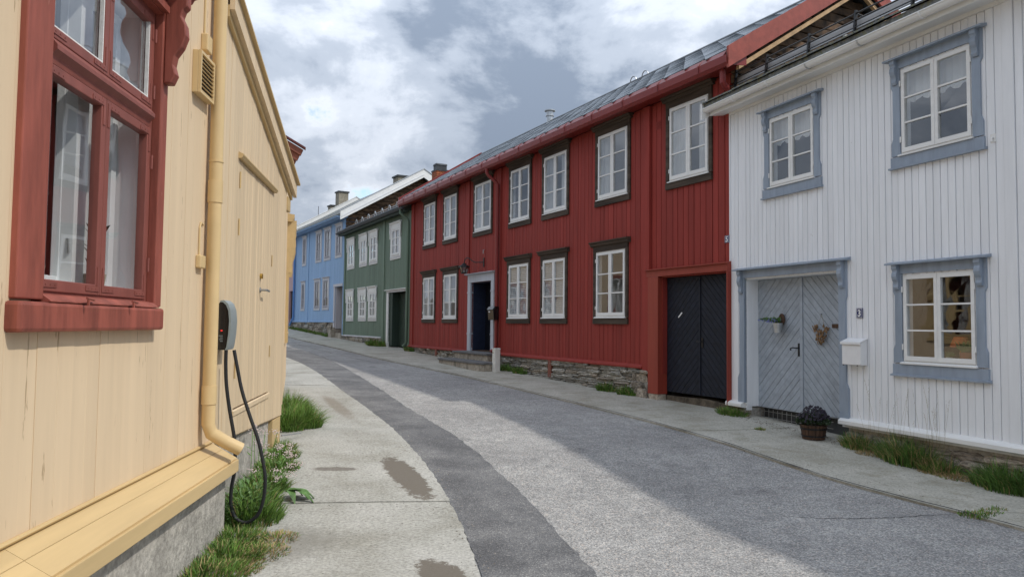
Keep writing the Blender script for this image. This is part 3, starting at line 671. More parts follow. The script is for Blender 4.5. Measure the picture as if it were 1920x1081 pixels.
# ================================================================== WHITE HOUSE (nearest on the right)
def white_house():
    F = W_; H = F.house('white_house', 'white boarded house with grey-blue window and door surrounds, nearest on the right')
    XR = 13.0; D = 6.2
    wins = [('u', .95, 1.89, 3.76, 4.81), ('u', 3.33, 4.28, 3.76, 4.82), ('l', 3.32, 4.28, 1.25, 2.31), ('u', 6.0, 6.95, 3.76, 4.82), ('l', 6.0, 6.95, 1.25, 2.31), ('u', 8.8, 9.75, 3.76, 4.82), ('l', 8.8, 9.75, 1.25, 2.31)]
    door = (.36, 2.32, -.2, 2.42)
    op = [grow(w[1:], .012) for w in wins] + [door]
    shell(F, 0, XR, .36, 5.22, D, op, 'white_paint', gable=(3.0, 7.0), room='room', floor=2.95, lower=[(2.55, XR - .14)], back=[])
    zb = lambda x: .46 - .006 * x
    cladding(F, .0, 4.62, zb, 5.12, op, .0955, 'white_paint', gap=.007, rs=5)
    cladding(F, 4.74, XR, zb, 5.12, op, .0955, 'white_paint', gap=.007, rs=6)
    F.part(MB().box(4.62, 4.74, -.034, .0, .43, 5.12), 'corner_board', 'white_paint')
    F.part(MB().box(-.03, .0, -.03, .5, .45, 5.2), 'corner_board', 'white_paint')
    # water board along the foot, broken at the door
    for a, b in ((-.06, .34), (2.34, XR)):
        F.part(MB().prism([(.0, .50), (-.07, .475), (-.10, .455), (-.10, .405), (-.02, .39), (.0, .39)], a, b, 'x'), 'water_board', 'white_trim', bevel=.004)
    # foundation
    f = F.part(MB().box(0.02, .34, .02, .4, -.1, .40).box(2.4, XR, .03, .4, -.4, .385), 'foundation', 'concrete_wall')
    stones(F, .0, .34, .39, .03, .06, .1, .12, .3, f, 11, .6)
    stones(F, 2.42, 7.5, .30, .04, .10, .18, .25, .6, f, 12, .3)
    # windows
    for i, (k, x0, x1, z0, z1) in enumerate(wins):
        Wn = window(F, x0, x1, z0, z1, cur='lace' if k == 'u' and i < 2 else None, seed=i)
        cw, m = .125, 'greyblue_paint'; y0 = -.045
        for sg in (-1, 1):
            xa = x0 - cw if sg < 0 else x1; prof = [(0, z0 + .0), (cw, z0), (cw, z0 + .16), (cw - .025, z0 + .22), (cw - .025, z1 - .25), (cw, z1 - .2), (cw, z1 + .01), (0, z1 + .01)]
            poly = [((xa + p) if sg > 0 else (xa + cw - p), z) for p, z in prof]
            F.part(MB().prism(poly, y0, -.0), 'casing', m, Wn)
            bx = x0 - .092 if sg < 0 else x1 + .022
            F.part(MB().prism([(y0 + a * 1.0, z1 + .12 + b) for a, b in bracket_shape(.062, .30)], bx, bx + .07, 'x'), 'bracket', m, Wn)
        F.part(MB().box(x0 - cw - .01, x1 + cw + .01, y0 - .006, .0, z0 - .135, z0 - .014), 'casing', m, Wn)
        F.part(MB().prism([(0, z0 - .125), (y0 - .03, z0 - .14), (y0 - .03, z0 - .16), (0, z0 - .16)], x0 - cw - .03, x1 + cw + .03, 'x'), 'drip_board', m, Wn)
        F.part(MB().box(x0 - cw, x1 + cw, y0, .0, z1 + .012, z1 + .125), 'casing', m, Wn)
        F.part(MB().prism([(0, z1 + .165), (y0 - .085, z1 + .138), (y0 - .085, z1 + .118), (0, z1 + .126)], x0 - cw - .05, x1 + cw + .05, 'x'), 'cornice', m, Wn)
    # the double door
    D_ = F.part(MB().box(door[0], door[1], .24, .27, .41, 2.41), 'door', 'door_blue')
    chevron_leaf(F, D_, door[0] + .01, 1.31, .42, 2.40, .215, .238, .088, True, 'door_blue', seed=3)
    chevron_leaf(F, D_, 1.37, door[1] - .01, .43, 2.40, .215, .238, .088, False, 'door_blue', seed=4)
    F.part(MB().box(1.312, 1.368, .20, .24, .42, 2.40), 'meeting_strip', 'door_blue', D_)
    hb = MB().box(1.275, 1.295, .195, .215, 1.24, 1.43); hb.tube([(1.285, .195, 1.36), (1.285, .15, 1.36), (1.24, .135, 1.365), (1.19, .14, 1.355), (1.165, .15, 1.34), (1.17, .165, 1.325)], .009, 8); F.part(hb, 'handle', 'black_metal', D_, smooth='auto')
    F.part(MB().box(1.94, 2.09, .200, .217, 1.66, 1.715).box(1.955, 2.075, .195, .201, 1.674, 1.70), 'letter_slot', 'tub_wood', D_)
    # reveal boards, lintel, surround
    F.part(MB().box(door[0] - .0, door[0] + .012, .002, .235, .42, 2.42).box(door[1] - .012, door[1], .002, .235, .42, 2.42).box(door[0] + .012, door[1] - .012, .002, .235, 2.405, 2.42), 'door_reveal', 'white_paint')
    m = 'greyblue_paint'
    for sg, xa in ((-1, door[0] - .135), (1, door[1])):
        cw = .135; prof = [(0, .48), (cw + .02, .48), (cw + .02, .86), (cw - .02, .94), (cw - .02, 2.02), (cw, 2.08), (cw, 2.43), (0, 2.43)]
        poly = [((xa + p) if sg > 0 else (xa + cw - p), z) for p, z in prof]
        F.part(MB().prism(poly, -.05, -.0), 'door_casing', m)
        bx = xa + .032
        F.part(MB().prism([(-.05 + a, 2.55 + b) for a, b in bracket_shape(.065, .36)], bx, bx + .075, 'x'), 'bracket', m)
    F.part(MB().box(door[0] - .135, door[1] + .135, -.05, .0, 2.432, 2.55), 'door_lintel', m)
    F.part(MB().prism([(0, 2.60), (-.14, 2.568), (-.14, 2.548), (0, 2.552)], door[0] - .19, door[1] + .19, 'x'), 'cornice', m)
    # cage grate under the doors
    g_ = MB()
    for i in range(15): x = .42 + i * .1; g_.box(x, x + .006, .20, .206, .12, .40)
    for z in (.18, .27, .36): g_.box(.40, 1.95, .196, .202, z, z + .006)
    F.part(g_, 'grate', 'grey_metal'); F.part(MB().box(.38, 2.3, .17, .21, .10, .135), 'threshold_bar', 'grey_metal')
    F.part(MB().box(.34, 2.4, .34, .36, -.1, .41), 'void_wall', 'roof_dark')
    # eave: soffit, fascia, frieze, gutter, roof
    sl = .51; ye, ze = -.40, 5.30
    F.part(MB().box(.0, XR, -.05, .0, 5.122, 5.17), 'frieze_board', 'white_trim')
    F.part(MB().prism([(-.30, 5.13), (.0, 5.172), (.0, 5.40), (-.30, 5.30)], -.17, XR, 'x'), 'soffit', 'white_trim')
    gutter(F, -.20, XR, -.365, 5.235, .062, 'white_trim')
    for x in (.55, 1.35, 2.15, 3.05, 3.95, 4.9): F.part(MB().tube([(x, -.365 + .066 * math.cos(a), 5.235 + .066 * math.sin(a)) for a in [math.pi + math.pi * k / 8 for k in range(9)]], .011, 6), 'gutter_strap', 'white_trim' if x not in (2.15, 3.05) else 'zinc')
    F.part(MB().prism([(-.44, 5.27), (-.44, 5.06), (-.28, 5.14), (-.02, 5.26), (.5, 5.56), (3.0, 6.86), (3.0, 7.08), (-.44, 5.33)], -.235, -.20, 'x'), 'bargeboard', 'white_trim')
    roof(F, -.22, XR, ye, ze + .02, 3.0, 5.32 + 3.4 * sl, 6.6, 5.2, 'slate_moss')
    # mossy slates along the visible eave courses
    rr = random.Random(4)
    me = bpy.data.meshes.new('slate'); a = .20
    me.from_pydata([(-a, -.02, 0), (a, -.02, 0), (a, .34, .34 * sl), (-a, .34, .34 * sl), (-a, -.02, .022), (a, -.02, .022), (a, .34, .34 * sl + .018), (-a, .34, .34 * sl + .018)], [], [(0, 3, 2, 1), (4, 5, 6, 7), (0, 1, 5, 4), (1, 2, 6, 5), (2, 3, 7, 6), (3, 0, 4, 7)]); me.materials.append(MATS['slate_moss'])
    for row in range(4):
        y = ye - .02 + row * .26
        x = -.02 + (.2 if row % 2 else 0)
        while x < 8.2:
            o = bpy.data.objects.new('slate', me); COL.objects.link(o); o.parent = F.root; o.location = (x, y, ze + .026 + (y - ye) * sl + rr.uniform(0, .012) - F.z0); o.rotation_euler = (rr.uniform(-.04, .02), rr.uniform(-.02, .02), rr.uniform(-.03, .03)); x += .405
    # snow guard: rails on brackets
    g_ = MB(); yb = -.02; zr0 = ze + .02 + (yb - ye) * sl
    for dz, dy in ((.10, 0), (.20, .02), (.30, .04)): g_.tube([(-.1, yb + dy, zr0 + dz), (9, yb + dy, zr0 + dz)], .011 if dz > .12 else .008, 6)
    for x in (.1, .85, 1.75, 2.6, 3.5, 4.4, 5.4): g_.prism([(yb - .02, zr0), (yb + .02, zr0), (yb + .06, zr0 + .34), (yb + .02, zr0 + .34)], x, x + .025, 'x').tube([(x + .01, yb + .03, zr0 + .3), (x + .01, yb + .42, zr0 + .24)], .01, 6)
    F.part(g_, 'snow_guard', 'black_metal')
    F.part(MB().prism([(yb + .05, zr0 + .10), (yb + .075, zr0 + .10), (yb + .11, zr0 + .25), (yb + .085, zr0 + .25)], .1, 9, 'x'), 'snow_board', 'snow_board')
    # small things on the wall
    F.part(MB().tube([(4.5, 0, 3.72), (4.5, -.05, 3.70), (4.5, -.055, 3.66)], .012, 6).box(4.47, 4.53, -.028, -.02, 3.66, 3.75), 'wall_hook', 'white_trim')
    number_plate(F, 2.66, 1.855, '3', 'blue enamel plate with white number 3 on white boards above the mailbox')
white_house()
def white_house_things():
    F = W_
    T = F.thing('mailbox', 'white metal mailbox with rusty lower edge hung on white boards beside the grey-blue door', 'mailbox', 2.62, -.03, 1.19)
    w, h, d = .31, .28, .11
    MB().prism([(0, 0), (-d, 0), (-d, h), (0, h + .05)], -w / 2, w / 2, 'x').obj('body', 'mailbox_white', T, bevel=.006)
    MB().prism([(.0, h + .062), (-d - .02, h + .012), (-d - .02, h - .02), (-d - .012, h - .02), (-d - .012, h + .004), (0, h + .052)], -w / 2 - .012, w / 2 + .012, 'x').obj('lid', 'mailbox_white', T, bevel=.003)
    MB().box(-.06, .10, -d - .0025, -d, .11, .19).obj('paper_label', 'enamel_white', T)
    MB().tube([(-w / 2 + .03, -d - .004, .0), (-w / 2 + .03, -d - .004, -.012)], .008, 6).tube([(w / 2 - .05, -d - .004, .0), (w / 2 - .05, -d - .004, -.012)], .008, 6).obj('rust_foot', 'tub_wood', T)
    # heart of driftwood
    T = F.thing('driftwood_heart', 'brown heart made of driftwood sticks hanging on the grey-blue door', 'decoration', 1.76, .19, 1.56)
    rr = random.Random(8); mb = MB()
    for i in range(260):
        x, z = rr.uniform(-.15, .15), rr.uniform(-.16, .13); X, Z = x / .135, (z + .03) / .135
        if (X * X + Z * Z - 1) ** 3 - X * X * Z ** 3 > -.12: continue
        a = (1.57 + rr.uniform(-.5, .5) + X * -.55); l = rr.uniform(.012, .026); y = rr.uniform(-.05, .0)
        mb.tube([(x - math.cos(a) * l, y, z - math.sin(a) * l), (x, y - .006, z), (x + math.cos(a) * l, y + rr.uniform(-.01, .01), z + math.sin(a) * l)], [rr.uniform(.004, .009), rr.uniform(.006, .012), rr.uniform(.003, .008)], 6)
    mb.obj('sticks', 'drift', T)
    MB().tube([(-.07, -.01, .10), (0, .0, .29), (.07, -.01, .10)], .0025, 5).obj('string', 'straw', T); MB().tube([(0, .01, .29), (0, -.015, .29)], .006, 6).obj('nail', 'black_metal', T)
    # hanging bucket with flowers
    T = F.thing('hanging_planter', 'grey zinc bucket with trailing green leaves and small blue flowers hung on the door', 'planter', .95, .19, 1.58)
    MB().lathe([(0, 0), (.052, 0), (.072, .135), (.078, .137), (.078, .145), (.066, .145), (.048, .02)], (0, -.08, 0), 20).obj('bucket', 'zinc', T, smooth='auto')
    MB().prism([(.065 * math.cos(a) + .0, .20 + .09 * math.sin(a)) for a in [k * math.pi / 8 for k in range(16)]], -.012, .0).obj('back_board', 'tub_wood', T)
    MB().lathe([(0, .13), (.066, .13)], (0, -.08, 0), 14).obj('soil', 'soil', T)
    rr = random.Random(3); lf, fl, st = MB(), MB(), MB()
    for i in range(70):
        a = rr.uniform(0, 6.28); l = rr.uniform(.10, .24); dx, dy = math.cos(a) * .85 - .5, math.sin(a) * .45 - .3; q = [Vector((rr.uniform(-.03, .03), -.08, .13))]
        for k in range(4): q.append(q[-1] + Vector((dx, dy, .95 - k * .42)) * (l / 4))
        st.tube(q, .0025, 4)
        for p in q[1:]:
            for _ in range(3):
                d = Vector((rr.uniform(-1, 1), rr.uniform(-1, 1), rr.uniform(-.4, 1))).normalized() * rr.uniform(.014, .030); n = d.cross(Vector((rr.uniform(-1, 1), rr.uniform(-1, 1), 1))).normalized() * .007
                lf.add([p, p + d * .5 + n, p + d, p + d * .5 - n], [(0, 1, 2, 3)])
        if rr.random() < .45:
            for _ in range(3):
                p = q[-1] + Vector((rr.uniform(-.015, .015), rr.uniform(-.015, .015), rr.uniform(-.015, .01)))
                for k in range(5): b = k * 1.257; b2 = b + .9; fl.add([p, p + Vector((math.cos(b), -.3, math.sin(b))) * .011, p + Vector((math.cos(b2), -.3, math.sin(b2))) * .011], [(0, 1, 2)])
    st.obj('stems', 'leaf', T); lf.obj('leaves', 'leaf_light', T); fl.obj('flowers', 'petal_blue', T)
    # tub of dark flowers on the pavement
    p = F.w(2.12, -.30); z = gz(p.x, p.y)
    T = F.thing('flower_tub', 'brown wooden barrel tub of almost black flowers on the pavement before the door', 'planter', 2.12, -.30, z); T.scale = (.86, .86, .9)
    tb = MB(); n = 22
    for k in range(n):
        a0, a1 = 6.2832 * k / n + .02, 6.2832 * (k + 1) / n - .02
        for r0_, r1_, z0, z1 in ((.165, .20, 0, .21),):
            vs = [(r * math.cos(a), r * math.sin(a), zz) for zz, rA in ((z0, r0_), (z1, r1_)) for r in (rA, rA - .02) for a in (a0, a1)]
            tb.add(vs, [(0, 1, 5, 4), (2, 6, 7, 3), (4, 5, 7, 6), (0, 4, 6, 2), (1, 3, 7, 5)])
    tb.obj('tub', 'tub_wood', T)
    for zz in (.05, .155): MB().lathe([(.168 + .035 * zz / .21 * 1.0, zz - .012), (.171 + .035 * (zz + .024) / .21, zz + .012)], (0, 0, 0), 24).obj('hoop', 'black_metal', T)
    MB().lathe([(0, .18), (.185, .18)], (0, 0, 0), 20).obj('soil', 'soil', T)
    rr = random.Random(5); lf, fl = MB(), MB()
    for i in range(900):
        a = rr.uniform(0, 6.28); r = .24 * math.sqrt(rr.random()); zz = .2 + rr.random() * .20 * (1 - (r / .27) ** 2) + .02; p = Vector((r * math.cos(a), r * math.sin(a), zz)); d = Vector((math.cos(a) * .6 + rr.uniform(-.6, .6), math.sin(a) * .6 + rr.uniform(-.6, .6), rr.uniform(-.1, .9))).normalized() * rr.uniform(.025, .05); n_ = d.cross(Vector((rr.uniform(-1, 1), rr.uniform(-1, 1), .3))).normalized() * .012
        lf.add([p, p + d * .5 + n_, p + d, p + d * .5 - n_], [(0, 1, 2, 3)])
    for i in range(130):
        a = rr.uniform(0, 6.28); r = .245 * math.sqrt(rr.random()); p = Vector((r * math.cos(a), r * math.sin(a), .25 + .19 * (1 - (r / .27) ** 2) + rr.uniform(-.02, .05))); f = Vector((math.cos(a) * r * 3 + rr.uniform(-.4, .4), -.7 + rr.uniform(-.5, .5), .6)).normalized(); u = f.cross(Vector((0, 0, 1))).normalized(); v = u.cross(f)
        for k in range(5):
            b = k * 1.257; c = p + (u * math.cos(b) + v * math.sin(b)) * .013; s = .015
            fl.add([p, p + (u * math.cos(b - .7) + v * math.sin(b - .7)) * s * 1.3, p + (u * math.cos(b) + v * math.sin(b)) * s * 1.9 + f * .006, p + (u * math.cos(b + .7) + v * math.sin(b + .7)) * s * 1.3], [(0, 1, 2, 3)])
    lf.obj('leaves', 'leaf_dark', T); fl.obj('flowers', 'petal_dark', T)
    # things standing behind the panes
    T = F.thing('table_lamp', 'small lamp with orange shade behind the lower white window', 'lamp', 3.72, .42, 1.30)
    MB().lathe([(0, 0), (.05, 0), (.05, .012), (.012, .03), (.010, .16), (0, .16)], n=14).obj('stand', 'brass', T, smooth='auto'); MB().lathe([(.115, .15), (.07, .27), (.06, .27), (.105, .15)], n=20).obj('shade', 'lampshade', T, smooth='auto')
    F.thing
    for nm, lab, x, z, r, pm, big in (('potted_plant', 'plant in a clay pot in the lower white window, right casement', 4.00, 1.285, .075, 'pot_clay', 1), ('potted_plant', 'little cream pot in the lower white window, left of centre', 3.78, 1.285, .035, 'pot_cream', .5), ('potted_plant', 'pale pot at the right edge of the lower white window', 4.20, 1.285, .04, 'pot_pale', .5), ('green_bowl', 'pale green bowl on the sill of the upper white window near the corner', 1.22, 3.80, .09, 'pot_pale', 0)):
        T = F.thing(nm, lab, 'bowl' if big == 0 else 'plant', x, .16, z); h = r * 1.5 if big else .09
        MB().lathe([(0, 0), (r * .7, 0), (r, h), (r * .9, h), (r * .8, h * .8), (0, h * .8)], n=16).obj('pot' if big else 'bowl', pm, T, smooth='auto')
        if big:
            lf = MB(); rr = random.Random(int(x * 100))
            for i in range(60):
                a = rr.uniform(0, 6.28); p = Vector((rr.uniform(-r, r) * .6, rr.uniform(-r, r) * .6, h)); d = Vector((math.cos(a), math.sin(a) * .5, rr.uniform(.5, 1.8))).normalized() * rr.uniform(.06, .16) * big; n_ = d.cross(Vector((0, 1, .2))).normalized() * .012; lf.add([p, p + d * .6 + n_, p + d, p + d * .6 - n_], [(0, 1, 2, 3)])
            lf.obj('leaves', 'leaf', T)
white_house_things()

# ================================================================== RED HOUSE
def red_house():
    F = RD; H = F.house('red_house', 'long red boarded house with dark brown window frames and slate roof')
    XR = 15.70; D = 5.5
    U = [(1.31, 2.33), (3.11, 4.13), (5.46, 6.56), (7.73, 8.78), (9.49, 10.55), (11.80, 12.87), (14.15, 15.20)]
    Lw = [(1.32, 2.35), (3.15, 4.21), (7.67, 8.76), (9.46, 10.51), (11.75, 12.81)]
    wins = [(a, b, 4.27, 5.63) for a, b in U] + [(a, b, 1.825, 3.19) for a, b in Lw]
    door = (5.30, 6.67, .4, 2.85); gate = (13.92, 15.68, .2, 2.55)
    op = [grow(w, .012) for w in wins] + [door, gate]
    shell(F, 0, XR + .0, .80, 5.85, D, op, 'red_paint', wallm='log_wood', gable=(2.75, 7.80), room='room_white', floor=3.75, lower=[(.14, 4.9), (7.1, 13.5)], back=[(1.6, 2.6, 1.9, 3.1), (11.0, 13.0, 1.5, 3.2), (5, 6, 4.4, 5.4)])  # unseen back openings added to let daylight brighten the rooms
    curs = [None, 'side', 'side', None, 'drapes', 'side', 'drapes', 'drapes', 'side', 'blind', 'blind', None]
    for i, (x0, x1, z0, z1) in enumerate(wins):
        Wn = window(F, x0, x1, z0, z1, cur=curs[i], seed=i, sw=.05, mw=.024, fw_=.045, y=-.05)
        m = 'brown_trim'; w = .085; y0 = -.055
        zt = z1 + (.11 if i >= 7 else .12)
        F.part(MB().box(x0 - w, x0 - .002, y0, .0, z0, z1), 'casing', m, Wn); F.part(MB().box(x1 + .002, x1 + w, y0, .0, z0, z1), 'casing', m, Wn)
        F.part(MB().box(x0 - w, x1 + w, y0 - .012, .0, z0 - .13, z0 - .014), 'casing', m, Wn)
        F.part(MB().box(x0 - w, x1 + w, y0 - .005, .0, z1 + .002, zt), 'casing', m, Wn)
        F.part(MB().prism([(0, zt), (y0 - .02, zt), (y0 - .05, zt + .03), (y0 - .05, zt + .055), (y0 - .085, zt + .08), (y0 - .085, zt + .10), (0, zt + .115)], x0 - w - .06, x1 + w + .06, 'x'), 'cornice', m, Wn)
    # boards in three fields, parted by corner boards; uneven widths
    zb = .905
    for k, (a, b) in enumerate(((.32, 4.86), (5.12, 6.98), (7.20, 13.40))):
        cladding(F, a, b, lambda x, a=a: zb if not (5.0 < x < 6.95) else 1.0, 5.80, op, .152, 'red_paint', jit=.026, gap=.011, y0=-.026, rs=30 + k, cham=.004)
    cladding(F, 13.62, XR, 2.72, 5.80, op, .152, 'red_paint', jit=.024, gap=.011, y0=-.026, rs=41, y1=0)
    for a, b in ((0, .10), (.10, .32)): F.part(MB().box(a, b - .003, -.045 if a == 0 else -.06, .0, .86, 5.82), 'corner_board', 'red_paint')
    for a, b, z in ((4.865, 5.115, .9), (6.985, 7.195, .9)):
        F.part(MB().box(a, b, -.062, .0, z, 5.82), 'corner_board', 'red_paint')
    F.part(MB().box(13.405, 13.615, -.085, .0, .80, 5.82), 'corner_board', 'red_paint', bevel=.004)
    # water boards
    for a, b in ((-.03, 5.0), (7.12, 13.40)):
        F.part(MB().prism([(.0, .945), (-.06, .925), (-.105, .895), (-.105, .86), (-.03, .845), (.0, .845)], a, b, 'x'), 'water_board', 'red_paint', bevel=.004)
    # dry stone footing
    f = F.part(MB().box(.02, 13.55, .06, .5, .0, .86), 'footing', 'mortar')
    n = stones(F, .05, 4.9, .865, .01, .05, .10, .16, .42, f, 21, .2)
    n += stones(F, 7.15, 13.2, .865, .01, .038, .085, .17, .62, f, 22, .25)
    n += stones(F, 13.1, 13.58, .82, -.02, .12, .2, .2, .36, f, 23, .8)
    for x in (2.62, 9.85): F.part(MB().box(x, x + .14, -.10, -.05, .47 if x > 5 else .58, .86), 'prop', 'rust_brown')
    # gate
    zg = .47
    F.part(MB().box(13.60, 13.90, -.10, .12, .42, 2.57), 'gate_post', 'red_bright', bevel=.006)
    F.part(MB().box(15.675, 15.70, -.10, .14, .40, 2.57), 'gate_post', 'red_bright')
    F.part(MB().box(13.62, 13.88, -.09, .1, .30, .42), 'post_stone', 'stone_warm')
    F.part(MB().box(13.56, XR, -.10, .0, 2.572, 2.69), 'gate_lintel', 'red_bright'); F.part(MB().prism([(0, 2.735), (-.14, 2.705), (-.14, 2.692), (0, 2.692)], 13.52, XR, 'x'), 'lintel_cap', 'red_bright')
    F.part(MB().box(13.90, 15.675, -.02, .10, 2.548, 2.571), 'lintel_soffit', 'red_bright')
    G = F.part(MB().box(13.90, 15.675, .135, .16, zg, 2.545), 'gate', 'navy_gate')
    chevron_leaf(F, G, 13.905, 14.79, zg + .005, 2.54, .108, .134, .090, True, 'navy_gate', seed=13)
    chevron_leaf(F, G, 14.83, 15.672, zg + .005, 2.54, .108, .134, .090, False, 'navy_gate', seed=14)
    F.part(MB().box(14.792, 14.828, .09, .135, zg + .005, 2.54), 'meeting_strip', 'navy_gate', G)
    F.part(MB().box(14.85, 14.89, .095, .108, 1.30, 1.47).tube([(14.87, .10, 1.40), (14.87, .06, 1.40), (14.77, .05, 1.41)], .010, 6), 'handle', 'black_metal', G)
    F.part(MB().prism([(14.22, 1.83), (14.24, 1.815), (14.34, 1.90), (14.32, 1.915)], .103, .108), 'sticker', 'enamel_white', G)
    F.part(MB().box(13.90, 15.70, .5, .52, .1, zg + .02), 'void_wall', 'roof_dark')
    F.part(MB().prism([(13.58, .1), (15.72, .02), (15.72, .36), (14.9, .42), (14.2, .40), (13.58, .40)], .12, .5), 'gate_sill', 'earth')
    # front door with pilasters and recess
    zf = .93; x0, x1 = door[0], door[1]
    F.part(MB().box(x0 - .002, x0 + .02, .02, .42, zf, 2.85).box(x0 + .02, x1 - .02, .02, .42, 2.83, 2.85).box(x1 - .02, x1 + .002, .02, .42, zf, 2.85), 'door_reveal', 'reveal_navy')
    Dd = F.part(MB().box(x0 + .02, x1 - .02, .40, .45, zf, 2.83), 'door', 'door_black')
    F.part(MB().box(5.80, 5.86, .37, .40, zf, 2.83).box(6.60, 6.648, .37, .40, zf, 2.83), 'door_stile', 'door_black', Dd)
    for za, zb_ in ((1.02, 1.32), (1.40, 1.56), (1.64, 2.20), (2.26, 2.34), (2.42, 2.78)):
        F.part(MB().box(5.92, 6.54, .375, .40, za, zb_).box(5.98, 6.48, .362, .376, za + .05, zb_ - .04) if zb_ - za > .12 else MB().box(5.90, 6.56, .36, .40, za, zb_), 'door_panel', 'door_black', Dd, bevel=.008)
    F.part(MB().lathe([(.0, 0), (.035, .0), (.045, .05), (.03, .09), (0, .10)], (6.2, .35, 2.46), 10), 'door_knocker', 'black_metal', Dd)
    F.part(MB().box(x0, x1, .05, .42, .86, zf), 'threshold', 'tub_wood')
    for a, b in ((x0 - .20, x0), (x1, x1 + .18)):
        z_ = .88 if a < x0 else .97
        mb = MB().box(a, b, -.075, .02, z_, 2.86); mb.box(a - .012, b + .012, -.088, .02, 2.55, 2.585).box(a - .012, b + .012, -.088, .02, 1.38, 1.41); F.part(mb, 'pilaster', 'pilaster')
    F.part(MB().box(x0 - .20, x1 + .18, -.075, .02, 2.852, 3.06), 'door_lintel', 'pilaster')
    F.part(MB().prism([(0, 3.125), (-.16, 3.10), (-.16, 3.085), (-.10, 3.062), (0, 3.062)], x0 - .27, x1 + .24, 'x'), 'cornice', 'pilaster')
    # eave: soffit, fascia gutter, downpipe
    F.part(MB().prism([(-.33, 5.82), (.0, 5.86), (.0, 6.16), (-.33, 5.99)], -.28, XR + .34, 'x'), 'soffit', 'red_metal')
    F.part(MB().prism([(-.335, 5.80), (-.40, 5.79), (-.45, 5.84), (-.46, 5.95), (-.45, 5.955), (-.44, 5.85), (-.40, 5.81), (-.335, 5.82)], -.34, XR + .36, 'x'), 'gutter', 'red_metal')
    F.part(MB().prism([(-.462, 5.95), (-.38, 6.055), (-.33, 6.04), (-.43, 5.94)], -.34, XR + .30, 'x'), 'eave_flashing', 'red_metal')
    for i in range(15):
        x = .3 + i * 1.08; F.part(MB().tube([(x, -.464, 5.84), (x, -.468, 5.96), (x, -.36, 6.07)], .008, 5), 'gutter_strap', 'red_metal')
    F.part(MB().tube([(6.98, -.38, 5.82), (6.98, -.38, 5.70), (7.0, -.34, 5.62), (7.10, -.16, 5.44), (7.12, -.12, 5.36), (7.12, -.12, 1.10), (7.11, -.14, 1.02), (7.08, -.26, .95)], .045, 12), 'downpipe', 'red_metal', smooth='auto')
    F.part(MB().tube([(XR + .12, -.30, 5.80), (XR + .12, -.30, 5.6), (XR + .11, -.2, 5.52)], .05, 12), 'downpipe', 'red_metal', smooth='auto')
    # roof
    ye, ze, yr, zr = -.40, 6.02, 2.75, 7.98
    roof(F, -.30, XR + .34, ye, ze, yr, zr, 5.9, ze, 'roof_dark')
    slates(F, -.28, XR + .32, ye, ze + .01, yr, zr + .01, .38, 'slate', 300)
    F.part(MB().prism([(yr - .10, zr - .02), (yr, zr + .06), (yr + .10, zr - .02), (yr + .1, zr - .04), (yr, zr + .03), (yr - .1, zr - .04)], -.3, XR + .36, 'x'), 'ridge_cap', 'lead')
    for xa, xb, mm in ((-.36, -.30, 'red_metal'), (XR + .34, XR + .385, 'red_rake')):
        sl = (zr - ze) / (yr - ye)
        F.part(MB().prism([(ye - .02, ze + .08), (yr, zr + .10), (6.0, ze + .08), (6.0, ze - .20), (yr, zr - .20), (ye - .02, ze - .27)], xa, xb, 'x'), 'bargeboard', mm)
    # raw batten and dark felt edge under the near rake
    F.part(MB().prism([(ye + .25, ze - .16), (yr, zr - .26), (yr, zr - .33), (ye + .25, ze - .24)], XR + .27, XR + .335, 'x'), 'rake_batten', 'raw_wood')
    F.part(MB().prism([(yr + .01, zr - .26), (5.6, ze - .1), (5.6, ze - .18), (yr + .01, zr - .33)], XR + .27, XR + .335, 'x'), 'rake_batten', 'raw_wood')
    # log gable above the neighbour's roof, each log a piece
    for j in range(14):
        z = 5.55 + j * .165; 
        if z > 7.7: break
        half = (7.78 - z) / .64; a, b = max(-.02, 2.75 - half), min(5.5, 2.75 + half)
        rr = random.Random(j); prof = []
        for i in range(9):
            y = a + (b - a) * i / 8; prof.append((y, z + .082 + .012 * math.sin(i * 2 + j)))
        poly = [(y, z - .07 + .01 * math.sin(i + j)) for i, (y, _) in enumerate(prof)] + prof[::-1]
        F.part(MB().prism(poly, XR, XR + .07 + rr.uniform(0, .02), 'x'), 'log', 'log_wood', bevel=.02)
    F.part(MB().box(XR + .085, XR + .11, 2.55, 2.8, 6.72, 6.95), 'gable_vent', 'grey_metal')
    v = MB()
    for i in range(6): v.box(XR + .109, XR + .118, 2.57, 2.78, 6.74 + i * .035, 6.755 + i * .035)
    F.part(v, 'vent_slats', 'white_trim')
    F.part(MB().lathe([(.0, 0), (.10, 0), (.10, .30), (.13, .31), (.13, .34), (.11, .35), (.11, .46), (.17, .47), (.17, .50), (0, .53)], (4.85, 2.75, zr - .12), 16), 'flue', 'zinc', smooth='auto')
    for x in (9.25, 9.75): F.part(MB().tube([(x + .13 * math.cos(a), 2.72, zr + .0 + .15 * math.sin(a)) for a in [k * math.pi / 10 for k in range(11)]], .014, 6), 'roof_hoop', 'grey_metal')
    # little vent in the boards near the gate window
    v = MB().box(13.75, 13.92, -.03, -.024, 5.32, 5.48)
    for i in range(5): v.box(13.76, 13.91, -.036, -.03, 5.335 + i * .028, 5.348 + i * .028)
    F.part(v, 'wall_vent', 'red_paint')
    F.part(MB().tube([(6.12, -.02, 3.74), (6.12, -.06, 3.72), (6.12, -.06, 3.62)], .012, 6), 'wall_hook', 'grey_metal')
    number_plate(F, 15.62, 3.095, '5', 'blue enamel plate with white number 5 on red boards at the white corner', .10, .12)
red_house()
